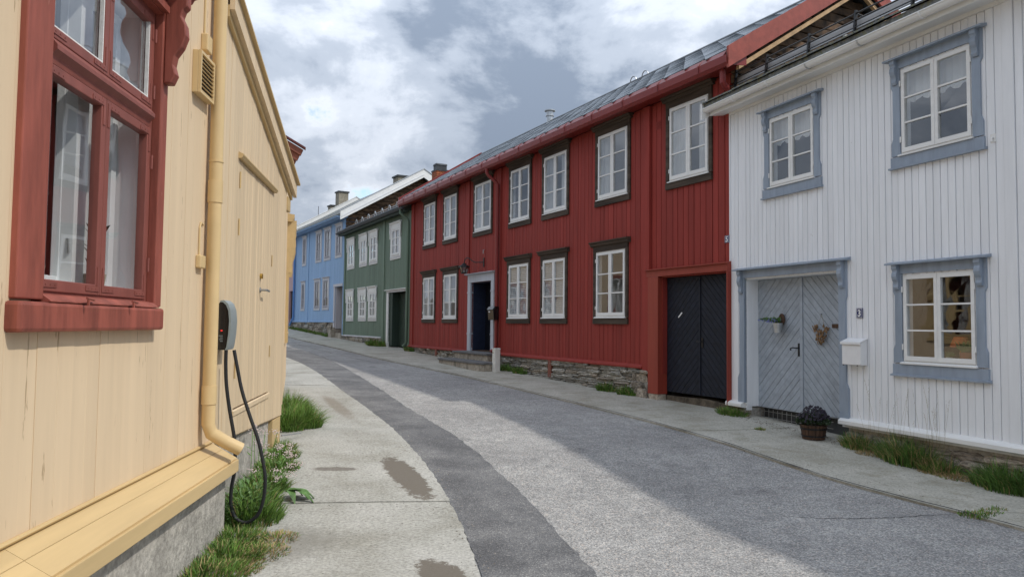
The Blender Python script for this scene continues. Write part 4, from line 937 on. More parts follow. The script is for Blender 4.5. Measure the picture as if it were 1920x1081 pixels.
def red_house_things():
    F = RD
    # stoop: two broad steps with slate tops
    z = .50
    T = F.thing('stone_steps', 'two broad stone steps with dark slab tops at the black front door', 'steps', 6.1, -.05, .46)
    MB().box(-1.0, 1.25, -.42, .28, -.2, .40).obj('step', 'step_stone', T, bevel=.01); MB().box(-1.05, 1.29, -.46, .30, .402, .45).obj('step_top', 'step_top', T, bevel=.006)
    MB().prism([(-.95, -.90), (1.62, -.90), (1.78, -.75), (1.78, -.43), (-.95, -.43)], -.3, .20, 'z').obj('step', 'step_stone', T, bevel=.008)
    MB().prism([(-.98, -.93), (1.64, -.93), (1.81, -.77), (1.81, -.43), (-.98, -.43)], .202, .25, 'z').obj('step_top', 'step_top', T, bevel=.006)
    T = F.thing('meter_cabinet', 'narrow pale cable cabinet standing at the right end of the stone steps', 'cabinet', 7.98, -.52, .46)
    MB().box(-.085, .085, -.07, .07, -.1, .58).obj('body', 'cabinet', T, bevel=.008); MB().prism([(-.095, .58), (.095, .58), (.085, .61), (-.085, .61)], -.08, .08).obj('lid', 'cabinet', T, bevel=.004)
    MB().box(-.06, -.02, -.075, -.07, .48, .51).obj('sticker', 'straw', T); MB().box(.0, .07, -.074, -.07, .335, .34).obj('seam', 'grey_metal', T)
    T = F.thing('mailbox', 'black metal mailbox hung on red boards right of the black front door', 'mailbox', 7.02, -.085, 1.78)
    MB().prism([(0, 0), (-.14, 0), (-.16, .26), (-.10, .34), (0, .34)], -.17, .17, 'x').obj('body', 'charger_black', T, bevel=.008); MB().box(-.10, -.03, -.168, -.155, .20, .23).obj('name_tag', 'enamel_white', T); MB().prism([(.0, .345), (-.12, .345), (-.175, .27), (-.18, .275), (-.125, .355), (0, .36)], -.18, .18, 'x').obj('lid', 'charger_black', T)
    T = F.thing('name_plate', 'small brown name plate on red boards above the black mailbox', 'sign', 7.0, -.066, 2.33)
    MB().box(-.09, .09, -.012, 0, -.06, .06).obj('plate', 'rust_brown', T); MB().box(-.07, .07, -.015, -.012, .005, .02).box(-.06, .06, -.015, -.012, -.03, -.018).obj('lettering', 'straw', T)
    # wall lantern on a curved arm
    T = F.thing('wall_lantern', 'black iron lantern on a curved arm above the grey door surround', 'lamp', 6.12, -.03, 3.38)
    MB().box(-.03, .03, -.02, .0, -.13, .13).obj('wall_plate', 'black_metal', T, bevel=.004)
    arm = [(0, -.02, .0), (-.06, -.10, .0), (-.16, -.20, -.0), (-.25, -.26, .05), (-.34, -.30, .12), (-.44, -.33, .14), (-.53, -.35, .10), (-.56, -.36, .02), (-.56, -.36, -.02)]
    MB().tube([Vector(p) for p in arm], .014, 8).obj('arm', 'black_metal', T, smooth='auto')
    c = (-.56, -.36, -.30); n = 6
    MB().lathe([(.03, .30), (.06, .28), (.06, .265), (.17, .20), (.17, .185), (.14, .185)], c, 6).obj('hood', 'black_metal', T); MB().lathe([(0, .0), (.085, .0), (.095, .02), (.08, .03), (0, .03)], c, 6).obj('base', 'black_metal', T)
    for k in range(6):
        a = k * math.pi / 3; MB().tube([(c[0] + .085 * math.cos(a), c[1] + .085 * math.sin(a), c[2] + .02), (c[0] + .13 * math.cos(a), c[1] + .13 * math.sin(a), c[2] + .19)], .008, 5).obj('bar', 'black_metal', T)
        b = a + math.pi / 3; q = [(c[0] + r * math.cos(t), c[1] + r * math.sin(t), c[2] + zz) for r, t, zz in ((.082, a, .025), (.082, b, .025), (.127, b, .188), (.127, a, .188))]; MB().add(q, [(0, 1, 2, 3)]).obj('lantern_glass', 'lantern', T)
    MB().lathe([(.0, .03), (.03, .035), (.035, .08), (0, .12)], c, 10).obj('bulb', 'enamel_white', T)
    T = F.thing('red_flower_pot', 'dark pot with red flowers inside the red house window beside the gate', 'plant', 12.55, .22, 1.87)
    MB().lathe([(0, 0), (.07, 0), (.10, .16), (.09, .16), (0, .14)], n=14).obj('pot', 'pot_clay', T, smooth='auto'); mb = MB(); rr = random.Random(2)
    for i in range(60):
        a = rr.uniform(0, 6.28); p = Vector((0, 0, .15)); d = Vector((math.cos(a), math.sin(a) * .4, rr.uniform(.4, 1.6))).normalized() * rr.uniform(.08, .22); n_ = d.cross(Vector((0, 1, .2))).normalized() * .02; mb.m = 1 if i % 4 == 0 else 0; mb.add([p, p + d * .6 + n_, p + d, p + d * .6 - n_], [(0, 1, 2, 3)])
    mb.obj('leaves', ['leaf_dark', 'lampshade'], T)
glass('lantern', (.55, .55, .52), .12)
red_house_things()

# ================================================================== GREEN HOUSE
def green_house():
    F = GN; F.house('green_house', 'low green boarded house with white carved window frames, between the red and blue houses')
    XR = 8.88; D = 6.0
    big = [(.44, 1.74), (2.38, 3.65), (3.80, 5.07), (6.54, 7.88)]
    trims = [(a, b, 3.99, 5.47) for a, b in big] + [(a, b, 1.70, 3.20) for a, b in big[:3]]
    wins = [(a + .24, b - .24, z0 + .20, z1 - .30) for a, b, z0, z1 in trims]; door = (6.5, 8.62, .5, 2.82)
    op = [grow(w, .012) for w in wins] + [door]
    shell(F, 0, XR, 1.0, 5.70, D, op, 'green_paint', gable=(3.0, 7.3), room='room', floor=3.5, lower=[(.14, 5.9)])
    for a, b in ((.16, 5.66), (5.92, XR - .22)): cladding(F, a, b, lambda x: 1.10 if x < 5.7 else .98, 5.62, op, .105, 'green_paint', single=False, name='boarding', gap=.006)
    for a, b in ((0, .155), (5.665, 5.915), (XR - .215, XR)): F.part(MB().box(a, b, -.05, .0, .80 if a > 1 else 1.05, 5.64), 'corner_board', 'green_paint')
    F.part(MB().prism([(.0, 1.15), (-.08, 1.12), (-.08, 1.08), (0, 1.07)], -.05, 5.66, 'x'), 'water_board', 'grey_casing')
    f = F.part(MB().box(0, 5.8, .05, .4, .3, 1.08), 'footing', 'mortar'); stones(F, .0, 5.75, 1.08, .0, .12, .24, .25, .6, f, 31, .65, .2)
    for i, ((x0, x1, z0, z1), (tx0, tx1, tz0, tz1)) in enumerate(zip(wins, trims)):
        Wn = window(F, x0, x1, z0, z1, cur=[None, 'drapes', None, 'side', 'full', 'drapes', 'full'][i], seed=i + 40, sw=.045, mw=.03, hinge=False, y=-.045)
        casing_simple(F, Wn, x0, x1, z0, z1, .15, 'white_trim', y0=-.05, top=.20, bot=.15, cap=.07)
        for sg in (0, 1):
            bx = x0 - .20 if sg == 0 else x1 + .12
            F.part(MB().prism([((bx + .08 + a) if sg == 0 else (bx - a), z1 + .20 + b) for a, b in bracket_shape(.085, .55)], -.085, -.052), 'bracket', 'white_trim', Wn)
        F.part(MB().box(x0 - .12, x1 + .12, -.07, -.054, z0 - .10, z0 - .055), 'casing', 'grey_casing', Wn)
    D_ = F.part(MB().box(door[0], door[1], .30, .34, .82, 2.80), 'door', 'green_dark')
    chevron_leaf(F, D_, 6.85, 7.72, .83, 2.79, .272, .298, .15, True, 'green_dark', seed=8); chevron_leaf(F, D_, 7.76, 8.6, .83, 2.79, .272, .298, .15, False, 'green_dark', seed=9)
    F.part(MB().box(7.722, 7.758, .26, .30, .83, 2.79), 'meeting_strip', 'green_dark', D_); F.part(MB().box(7.6, 7.66, .22, .27, 1.85, 2.15), 'door_wreath', 'black_metal', D_)
    F.part(MB().box(door[0], door[0] + .35, .0, .30, .82, 2.80), 'door_reveal', 'green_dark')
    F.part(MB().box(door[0] - .20, door[0], -.06, .0, .76, 2.81), 'door_casing', 'white_trim'); F.part(MB().box(door[0] - .22, XR - .22, -.06, .0, 2.822, 2.90), 'door_lintel', 'grey_casing'); F.part(MB().prism([(0, 2.95), (-.12, 2.93), (-.12, 2.905), (0, 2.903)], door[0] - .34, XR - .15, 'x'), 'cornice', 'white_trim')
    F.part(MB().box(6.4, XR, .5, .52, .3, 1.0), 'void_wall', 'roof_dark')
    ye, ze = -.34, 5.80; sl = .50; yr = 3.0; zr = ze + (yr - ye) * sl
    F.part(MB().prism([(-.30, 5.60), (0, 5.64), (0, 5.85), (-.30, 5.76)], -.2, XR - .02, 'x'), 'soffit', 'green_dark')
    gutter(F, -.2, XR + .02, -.36, 5.73, .06, 'lead')
    roof(F, -.2, XR + .0, ye, ze, yr, zr, 6.3, ze, 'slate_moss')
    rr = random.Random(6); me = bpy.data.meshes.new('slate'); a = .24
    me.from_pydata([(-a, -.02, .0), (a, -.02, 0), (a, .38, .38 * sl), (-a, .38, .38 * sl), (-a, -.02, .024), (a, -.02, .024), (a, .38, .38 * sl + .012), (-a, .38, .38 * sl + .012)], [], [(4, 5, 6, 7), (0, 1, 5, 4), (1, 2, 6, 5), (3, 0, 4, 7)]); me.materials.append(MATS['slate'])
    for row in range(9):
        y = ye - .02 + row * .33; x = .05 + (.24 if row % 2 else 0)
        while x < XR - .2:
            o = bpy.data.objects.new('slate', me); COL.objects.link(o); o.parent = F.root; o.location = (x, y, ze + .006 + (y - ye) * sl - F.z0); o.rotation_euler = (rr.uniform(-.02, .02), 0, 0); x += .485
    # snow hoops
    for i in range(9):
        x = .5 + i * .95; g_ = MB(); y = .35; z = ze + (y - ye) * sl
        g_.tube([(x - .14, y, z), (x - .13, y - .02, z + .12), (x - .05, y - .02, z + .2), (x + .05, y - .02, z + .2), (x + .13, y - .02, z + .12), (x + .14, y, z)], .016, 6); F.part(g_, 'snow_hoop', 'zinc')
    F.part(MB().tube([(.1, .36, ze + .71 * sl + .1), (8.6, .36, ze + .71 * sl + .1)], .012, 6), 'snow_rail', 'zinc')
    F.part(MB().tube([(8.62, -.36, 5.7), (8.62, -.36, 5.55), (8.70, -.12, 5.35), (8.72, -.10, 5.25), (8.72, -.10, 1.0), (8.66, -.2, .86)], .045, 10), 'downpipe', 'green_paint', smooth='auto')
    # brick chimney with a dark hood, bricks laid singly
    cx, cy = 6.55, 1.95; w, d = .50, .50
    C_ = F.part(MB().box(cx - w / 2 + .012, cx + w / 2 - .012, cy - d / 2 + .012, cy + d / 2 - .012, 6.4, 7.62), 'chimney', 'mortar')
    z = 6.75; j = 0
    while z < 7.60:
        for s in range(2):
            off = 0 if (j + s) % 2 else .125
            for q in range(-1, 3):
                a, b = max(-.25, -.25 + off + q * .25), min(.25, -.25 + off + (q + 1) * .25)
                if b - a < .05: continue
                mb = MB()
                if s == 0: mb.box(cx + a + .006, cx + b - .006, cy - d / 2, cy - d / 2 + .02, z, z + .062)
                else: mb.box(cx - w / 2, cx - w / 2 + .02, cy + a + .006, cy + b - .006, z, z + .062); F.part(MB().box(cx + w / 2 - .02, cx + w / 2, cy + a + .006, cy + b - .006, z, z + .062), 'brick', 'brick', C_)
                F.part(mb, 'brick', 'brick', C_)
        z += .075; j += 1
    F.part(MB().box(cx - .27, cx + .27, cy - .27, cy + .27, 7.62, 7.68).box(cx - .20, cx + .20, cy - .2, cy + .2, 7.68, 7.86).prism([(cx - .22, 7.86), (cx + .22, 7.86), (cx + .16, 7.93), (cx - .16, 7.93)], cy - .22, cy + .22), 'chimney_hood', 'lead', C_)
green_house()

# ================================================================== BLUE HOUSE
def blue_house():
    F = BL; F.house('blue_house', 'tall sky blue house with grey window frames and white verge boards')
    XR = 9.30; D = 7.2
    tr = [(1.74, 2.56, 4.70, 6.33), (4.42, 5.50, 4.70, 6.33), (5.97, 7.10, 4.70, 6.33), (7.87, 8.91, 4.70, 6.33), (1.65, 2.46, 2.28, 3.90), (4.30, 5.40, 2.28, 3.90), (5.85, 6.97, 2.28, 3.90)]
    wins = [(a + .14, b - .14, z0 + .14, z1 - .16) for a, b, z0, z1 in tr]; door = (8.0, 9.14, 1.0, 3.35)
    op = [grow(w, .012) for w in wins] + [door]
    shell(F, 0, XR, 1.5, 6.50, D, op, 'blue_paint', wallm='log_wood', gable=(3.6, 8.75), room='room', floor=4.3, lower=[(.14, 7.7)])
    for a, b in ((.16, 2.95), (3.15, XR - .1)): cladding(F, a, b, 1.72, 6.45, op, .16, 'blue_paint', single=False, name='boarding', gap=.003, cham=.003)
    for a, b in ((0, .155), (2.955, 3.145)): F.part(MB().box(a, b, -.05, 0, 1.66, 6.46), 'corner_board', 'blue_paint')
    F.part(MB().box(XR - .095, XR, -.05, 0, 1.1, 6.46), 'corner_board', 'blue_paint'); F.part(MB().box(XR - .02, XR + .03, -.06, .5, 5.9, 6.5), 'corner_board', 'blue_paint')
    F.part(MB().prism([(.0, 1.76), (-.08, 1.73), (-.08, 1.69), (0, 1.68)], -.06, 8.0, 'x'), 'water_board', 'blue_paint')
    f = F.part(MB().box(.02, 8.0, .05, .4, .6, 1.70), 'footing', 'concrete_wall'); stones(F, .02, 7.95, 1.69, .03, .16, .26, .3, .8, f, 51, .7)
    for i, ((x0, x1, z0, z1), t) in enumerate(zip(wins, tr)):
        Wn = window(F, x0, x1, z0, z1, fm='grey_sash', rows=3, cur='drapes' if i < 4 else 'full', seed=i + 70, sw=.05, mw=.03, hinge=False, y=-.03, curm='curtain' if i < 4 else 'curtain_warm')
        casing_simple(F, Wn, x0, x1, z0, z1, .14, 'grey_casing', y0=-.045, top=.12, bot=.13, cap=.05)
    D_ = F.part(MB().box(8.30, 9.14, .34, .38, 1.2, 3.32), 'door', 'maroon')
    for k in range(6): F.part(MB().box(8.31 + k * .138, 8.44 + k * .138, .32, .338, 1.21, 3.31), 'door_board', 'maroon', D_)
    F.part(MB().box(8.0, 8.06, .0, .4, 1.4, 3.35), 'door_reveal', 'grey_casing'); F.part(MB().box(7.82, 8.0, -.06, 0, 1.45, 3.36), 'door_casing', 'grey_casing'); F.part(MB().box(7.78, XR - .1, -.07, 0, 3.362, 3.48), 'door_lintel', 'grey_casing')
    F.part(MB().box(7.9, 8.3, -.3, .33, .7, 1.36).box(8.3, 9.2, -.1, .33, .7, 1.2), 'door_step', 'step_stone')
    ye, ze, yr, zr = -.38, 6.58, 3.6, 8.95
    F.part(MB().prism([(-.36, 6.42), (0, 6.46), (0, 6.62), (-.36, 6.60)], -.3, XR + .25, 'x'), 'soffit', 'blue_paint')
    gutter(F, -.3, XR + .2, -.41, 6.52, .07, 'blue_paint')
    roof(F, -.3, XR + .5, ye, ze + .04, yr, zr, 7.6, ze, 'slate_moss')
    F.part(MB().tube([(.28, -.41, 6.5), (.28, -.40, 6.35), (.30, -.12, 6.15), (.30, -.10, 6.0), (.30, -.10, 1.95), (.26, -.16, 1.8), (.12, -.2, 1.62), (.08, -.24, 1.5)], .055, 10), 'downpipe', 'blue_pipe', smooth='auto')
    for xa, xb, lift in ((XR + .5, XR + .55, .02), (-.42, -.3, .14)):
        F.part(MB().prism([(ye - .04, ze + .10 + lift), (yr, zr + .08 + lift), (7.7, ze + .1), (7.7, ze - .25), (yr, zr - .30), (ye - .04, ze - .28)], xa, xb, 'x'), 'bargeboard', 'white_trim')
        F.part(MB().prism([(ye - .06, ze + .105 + lift), (yr, zr + .085 + lift), (7.72, ze + .105), (7.72, ze + .14), (yr, zr + .12 + lift), (ye - .06, ze + .14 + lift)], xa - .03, xb + .03, 'x'), 'verge_cap', 'zinc' if xa > 0 else 'white_trim')
    F.part(MB().prism([(ye, ze - .1), (yr, zr - .14), (yr, zr - .17), (ye, ze - .13)], XR + .56, XR + .57, 'x'), 'bargeboard_bead', 'white_paint')
    # log gable end above the green roof
    for j in range(16):
        z = 5.95 + j * .18
        if z > 8.45: break
        half = (8.7 - z) / .6; a, b = max(.0, 3.6 - half), min(7.1, 3.6 + half)
        F.part(MB().prism([(a, z), (b, z), (b, z + .165), (a, z + .165)], XR + .001, XR + .06 + .02 * (j % 2), 'x'), 'log', 'log_wood', bevel=.02)
    C_ = F.part(MB().box(6.0, 6.7, 3.5, 4.1, 8.4, 9.22), 'chimney', 'chimney_grey'); F.part(MB().box(5.94, 6.76, 3.44, 4.16, 9.22, 9.30), 'chimney_cap', 'lead', C_)
    g_ = MB()
    for i in range(30): x = .2 + i * .31; g_.box(x, x + .04, -.1, -.06, 6.75, 6.87)
    g_.tube([(.1, -.08, 6.87), (9.4, -.08, 6.87)], .012, 6); F.part(g_, 'snow_guard', 'grey_metal')
blue_house()
def pink_house():
    F = PK; F.house('pink_house', 'pale pink house with a dark red door, farthest at the bend')
    XR = 6.95; door = (6.15, 6.9, 1.3, 3.45); wins = [(5.55, 6.45, 5.0, 6.1), (3.6, 4.5, 5.0, 6.1), (3.6, 4.5, 2.4, 3.6)]
    op = [grow(w, .012) for w in wins] + [door]
    shell(F, -4, XR, 1.5, 6.45, 6.5, op, 'pink_paint', gable=(3.2, 8.3), floor=4.2, lower=[(-3.8, 5.9)])
    cladding(F, -4, XR, 1.9, 6.42, op, .16, 'pink_paint', single=False, name='boarding', gap=.005)
    F.part(MB().box(-4, 6.0, .04, .4, .9, 1.9), 'footing', 'concrete_wall')
    for i, w in enumerate(wins):
        Wn = window(F, *w, fm='maroon', seed=90 + i, hinge=False); casing_simple(F, Wn, *w, .12, 'maroon')
    D_ = F.part(MB().box(door[0], door[1], .2, .24, 1.6, 3.42), 'door', 'maroon')
    for k in range(5): F.part(MB().box(6.16 + k * .148, 6.30 + k * .148, .18, .198, 1.61, 3.41), 'door_board', 'maroon', D_)
    F.part(MB().box(6.05, 6.95, -.2, .2, 1.0, 1.6), 'door_step', 'step_stone')
    roof(F, -4.3, XR + .1, -.35, 6.45, 3.2, 8.55, 6.8, 6.4, 'slate_moss'); gutter(F, -4.3, XR, -.38, 6.42, .06, 'lead')
    for a, w, zt in ((5.55, .58, 9.62), (4.2, .55, 8.95)):
        C_ = F.part(MB().box(a - w / 2, a + w / 2, 2.9, 3.5, 7.9, zt - .08), 'chimney', 'chimney_grey'); F.part(MB().box(a - w / 2 - .05, a + w / 2 + .05, 2.85, 3.55, zt - .08, zt), 'chimney_cap', 'lead', C_)
    F.part(MB().tube([(1.2, 3.2, 8.4), (1.2, 3.2, 9.3)], .018, 5), 'roof_rod', 'black_metal')
pink_house()

# ================================================================== YELLOW HOUSE (left, nearest)
def yellow_house():
    F = YA; F.house('yellow_house', 'pale yellow boarded house with red framed window, nearest on the left')
    X0 = -9.0; D = 6.0
    win = (-2.50, -1.30, 1.755, 3.46)
    op = [grow(win, .01)]
    shell(F, X0, -.0, .62, 5.3, D, op, 'yellow_wall', gable=(3.0, 7.2), room='room', floor=4.2)
    cladding(F, X0, -.02, .765, 5.2, [grow(win, -.05)], .142, 'yellow_wall', jit=.035, gap=.0010, y0=-.022, rs=61, cham=.0012)
    F.part(MB().tube([(X0, -.030, .775), (-.03, -.030, .765)], .011, 6), 'bead', 'yellow_trim')
    # water table: sloped boards and a front fascia
    x = X0
    for xb in (-7.2, -4.9, -2.66, -.03):
        F.part(MB().prism([(-.0, .765), (-.10, .705), (-.10, .665), (.0, .72)], x, xb - .003, 'x'), 'water_board', 'yellow_trim')
        F.part(MB().prism([(-.1025, .702), (-.205, .640), (-.205, .600), (-.1025, .66)], x, xb - .003, 'x'), 'water_board', 'yellow_trim')
        F.part(MB().box(x, xb - .003, -.225, -.2055, .545, .632), 'water_board_fascia', 'yellow_trim', bevel=.004); x = xb
    F.part(MB().prism([(-.0, .76), (-.205, .635), (-.205, .55), (0, .55)], -.032, -.004, 'x'), 'water_board_end', 'yellow_trim')
    F.part(MB().box(X0, -.02, -.13, .3, -.5, .62), 'foundation', 'concrete_wall', bevel=.01)
    for k, (x0, x1, z0, z1) in enumerate((win,)):
        m, ms = 'oxide_red', 'oxide_sash'; ya = -.045
        mb = MB(); fw_ = .05
        mb.box(x0, x0 + fw_, -.004, .04, z0, z1).box(x1 - fw_, x1, -.004, .04, z0, z1).box(x0 + fw_, x1 - fw_, -.004, .04, z1 - fw_, z1).box(x0 + fw_, x1 - fw_, -.004, .04, z0, z0 + .03)
        Wn = F.part(mb, 'window', ms)
        zt0, zt1 = 2.775, 2.885
        F.part(MB().prism([(.04, zt0), (-.008, zt0), (-.014, zt0 + .03), (-.040, zt0 + .055), (-.040, zt0 + .075), (-.01, zt1), (.04, zt1)], x0 + fw_, x1 - fw_, 'x'), 'transom', ms, Wn)
        xm = (x0 + x1) / 2
        for (a, b) in ((x0 + .03, xm - .002), (xm + .002, x1 - .03)):
            for c, d, sw in ((z0 + .02, zt0 - .003, .048), (zt1 + .003, z1 - .03, .046)):
                S = MB(); y0, y1 = -.012, .036
                S.box(a, a + sw, y0, y1, c, d).box(b - sw, b, y0, y1, c, d).box(a + sw, b - sw, y0, y1, d - sw, d).box(a + sw, b - sw, y0, y1, c, c + sw * 1.1)
                F.part(S, 'sash', ms, Wn, bevel=.004)
                F.part(MB().add([(a + sw - .004, .016, c + sw), (b - sw + .004, .017, c + sw), (b - sw + .004, .016, d - sw + .004), (a + sw - .004, .0155, d - sw + .004)], [(0, 1, 2, 3)]), 'pane', 'glass', Wn)
                if c > zt0:      # crumbling white putty round the upper panes
                    t = .009; p = MB().box(a + sw, a + sw + t, -.006, .014, c + sw * 1.1, d - sw).box(b - sw - t, b - sw, -.006, .014, c + sw * 1.1, d - sw).box(a + sw + t, b - sw - t, -.006, .014, c + sw * 1.1, c + sw * 1.1 + t)
                    F.part(p, 'putty', 'putty', Wn)
                for cx, sx in ((a, 1), (b, -1)):       # iron corner plates with nail heads
                    for cz, sz in ((c, 1), (d, -1)):
                        q = MB(); t = .0035
                        def bx(xa, xb, za, zb): q.box(min(xa, xb), max(xa, xb), y0 - t, y0, min(za, zb), max(za, zb))
                        bx(cx + sx * .012, cx + sx * .15, cz + sz * .018, cz + sz * .042); bx(cx + sx * .012, cx + sx * .036, cz + sz * .0425, cz + sz * .14)
                        for u in (.05, .09, .13): q.lathe([(.005, 0), (.004, .003), (0, .004)], (0, 0, 0), 6) if False else q.box(cx + sx * u - .003, cx + sx * u + .003, y0 - t - .002, y0 - t, cz + sz * .03 - .003, cz + sz * .03 + .003)
                        F.part(q, 'corner_plate', ms, Wn)
            hx = x0 + .028 if a < xm - .3 else x1 - .028
            for zz in (z0 + .22, zt0 - .2, zt1 + .1, z1 - .14): F.part(MB().tube([(hx, -.020, zz - .04), (hx, -.020, zz + .04)], .008, 6), 'hinge', ms, Wn)
        # casing boards with beaded face, sill board, cornice, scroll brackets
        for sg in (-1, 1):
            a, b = (x0 - .205, x0 - .002) if sg < 0 else (x1 + .002, x1 + .105)
            inner = b if sg < 0 else a
            F.part(MB().box(a, b, -.052, .0, z0 - .02, z1 + .16), 'casing', m, Wn, bevel=.006)
            bx = (a + b) / 2 - .035
            F.part(MB().prism([(-.053 + p * 1.0, z1 + .16 + q) for p, q in bracket_shape(.125, .56)], bx, bx + .07, 'x'), 'bracket', m, Wn, bevel=.008)
        F.part(MB().box(x0 - .002, x1 + .002, -.052, 0, z1 + .002, z1 + .16), 'casing', m, Wn); F.part(MB().box(x0, x1, -.085, -.0525, z1 + .01, z1 + .05), 'casing_fillet', m, Wn); F.part(MB().box(x0, x1, -.07, -.0525, z1 + .055, z1 + .075), 'casing_fillet', m, Wn)
        F.part(MB().prism([(0, z1 + .27), (-.20, z1 + .235), (-.20, z1 + .21), (-.15, z1 + .19), (-.135, z1 + .162), (0, z1 + .162)], x0 - .28, x1 + .23, 'x'), 'cornice', m, Wn, bevel=.005)
        F.part(MB().box(x0 - .225, x1 + .075, -.085, .0, 1.60, 1.725), 'sill_board', m, Wn, bevel=.016)
        F.part(MB().prism([(0, 1.765), (-.045, 1.757), (-.08, 1.732), (-.08, 1.727), (0, 1.727)], x0 - .0, x1 + .0, 'x'), 'sill', m, Wn)
        for hx in (xm - .22, xm + .28): F.part(MB().tube([(hx, -.085, 1.747), (hx - .11, -.103, 1.752)], .006, 6).tube([(hx - .11, -.11, 1.745), (hx - .11, -.11, 1.72)], .007, 6), 'stay_hook', m, Wn)
        # inner lining and second white window behind
        F.part(MB().box(x0 + .02, x0 + .026, .041, .30, z0, z1).box(x1 - .026, x1 - .02, .041, .30, z0, z1).box(x0 + .026, x1 - .026, .041, .30, z1 - .036, z1 - .03).box(x0 + .056, x1 - .056, .041, .34, z0 + .022, z0 + .032), 'lining', 'inner_white', Wn)
        I_ = MB(); 
        for (a, b) in ((x0 + .06, xm - .003), (xm + .003, x1 - .06)):
            I_.box(a, a + .06, .16, .20, z0 + .04, z1 - .06).box(b - .06, b, .16, .20, z0 + .04, z1 - .06).box(a + .06, b - .06, .16, .20, z1 - .12, z1 - .06).box(a + .06, b - .06, .16, .20, z0 + .04, z0 + .11)
        F.part(I_, 'inner_sash', 'inner_white', Wn, bevel=.004)
        F.part(MB().box(xm - .05, xm - .01, .135, .16, 2.05, 2.062).tube([(xm - .05, .14, 2.055), (xm - .06, .12, 2.05), (xm - .065, .115, 1.98)], .006, 6), 'catch', 'zinc', Wn); F.part(MB().box(xm - .06, xm + .06, .10, .16, z0 + .04, z1 - .06), 'inner_mullion', 'inner_white', Wn)
        for a, b in ((xm - .17, xm + .03), (xm + .10, x1 - .04)): F.part(wavy(a, b, .27, z0 + .05, z1 - .08, .016, .075, seed=int(-a * 77)), 'curtain', 'curtain', Wn)
    # louvred vent box, junction boxes and conduit
    V = F.part(MB().box(-.70, -.40, -.060, -.022, 3.19, 3.48), 'vent', 'yellow_pipe', bevel=.004)
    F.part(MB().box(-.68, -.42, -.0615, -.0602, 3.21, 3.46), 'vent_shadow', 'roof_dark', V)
    for i in range(9): z = 3.215 + i * .0275; F.part(MB().prism([(-.062, z + .004), (-.078, z - .004), (-.080, z), (-.062, z + .017)], -.68, -.42, 'x'), 'louvre', 'yellow_pipe', V)
    F.part(MB().box(-.70, -.68, -.08, -.061, 3.19, 3.48), 'vent_rim', 'yellow_pipe', V); F.part(MB().box(-.42, -.40, -.08, -.061, 3.19, 3.48), 'vent_rim', 'yellow_pipe', V)
    F.part(MB().box(-.68, -.42, -.08, -.061, 3.19, 3.209), 'vent_rim', 'yellow_pipe', V); F.part(MB().box(-.68, -.42, -.08, -.061, 3.461, 3.48), 'vent_rim', 'yellow_pipe', V)
    B_ = F.part(MB().box(-.55, -.44, -.07, -.022, 3.53, 3.65), 'junction_box', 'yellow_pipe', bevel=.008); F.part(MB().box(-.52, -.41, -.06, -.022, 2.02, 2.11), 'junction_box', 'yellow_pipe', bevel=.008)
    F.part(MB().tube([(-.50, -.03, 3.65), (-.50, -.03, 5.0)], .008, 6), 'conduit', 'yellow_pipe'); F.part(MB().tube([(-.47, -.03, 2.11), (-.47, -.03, 2.30), (-.45, -.03, 2.34), (-.40, -.03, 2.33)], .007, 6), 'conduit', 'yellow_pipe')
    px = -.33; py = -.085; r = .047
    F.part(MB().tube([(px, py, 5.1), (px, py, .93), (px + .01, py - .02, .865), (px + .07, py - .11, .79), (px + .11, py - .20, .735)], r, 16), 'downpipe', 'yellow_pipe', smooth='auto')
    for za, zb, e in ((2.66, 2.50, .005), (1.20, 1.07, .005), (2.80, 2.79, .004)): F.part(MB().tube([(px, py, za), (px, py, zb)], r + e, 20), 'pipe_sleeve', 'yellow_pipe', smooth='auto')
    F.part(MB().prism([(-.36, 5.22), (0, 5.24), (0, 5.5), (-.36, 5.35)], X0 - .3, .1, 'x'), 'soffit', 'yellow_trim'); gutter(F, X0 - .3, .1, -.40, 5.30, .065, 'rust_brown')
    roof(F, X0 - .3, .1, -.42, 5.36, 3.0, 7.35, 6.4, 5.3, 'slate')
yellow_house()
def house_plants():
    F = YA
    for x, lab, pot, n, hh in ((-2.36, 'potted plant with dark leaves at left in the red framed window', True, 44, .36), (-1.76, 'dark leaved plant behind the middle post of the red framed window', False, 18, .22)):
        T = F.thing('potted_plant', lab, 'plant', x, .085, 1.79)
        MB().lathe([(0, 0), (.045, 0), (.06, .10), (.052, .10), (0, .09)], n=16).obj('pot', 'pot_pale', T, smooth='auto'); lf = MB(); rr = random.Random(int(-x * 10)); st = MB(); st.tube([(0, 0, .09), (.01, .0, .09 + hh * .6), (-.005, 0, .09 + hh)], .005, 5)
        for i in range(n):
            z = .10 + hh * (i + 1) / n; a = i * 2.4; d = Vector((math.cos(a), math.sin(a) * .5, rr.uniform(.3, .9))).normalized() * rr.uniform(.07, .11); p = Vector((0, 0, z)); s = (d.cross(Vector((0, 0, 1))).normalized() + Vector((0, 0, .5))).normalized() * .024
            lf.add([p, p + d * .45 + s, p + d, p + d * .45 - s], [(0, 1, 2, 3)])
        lf.obj('leaves', 'leaf_house', T); st.obj('stem', 'leaf_dark', T)
house_plants()

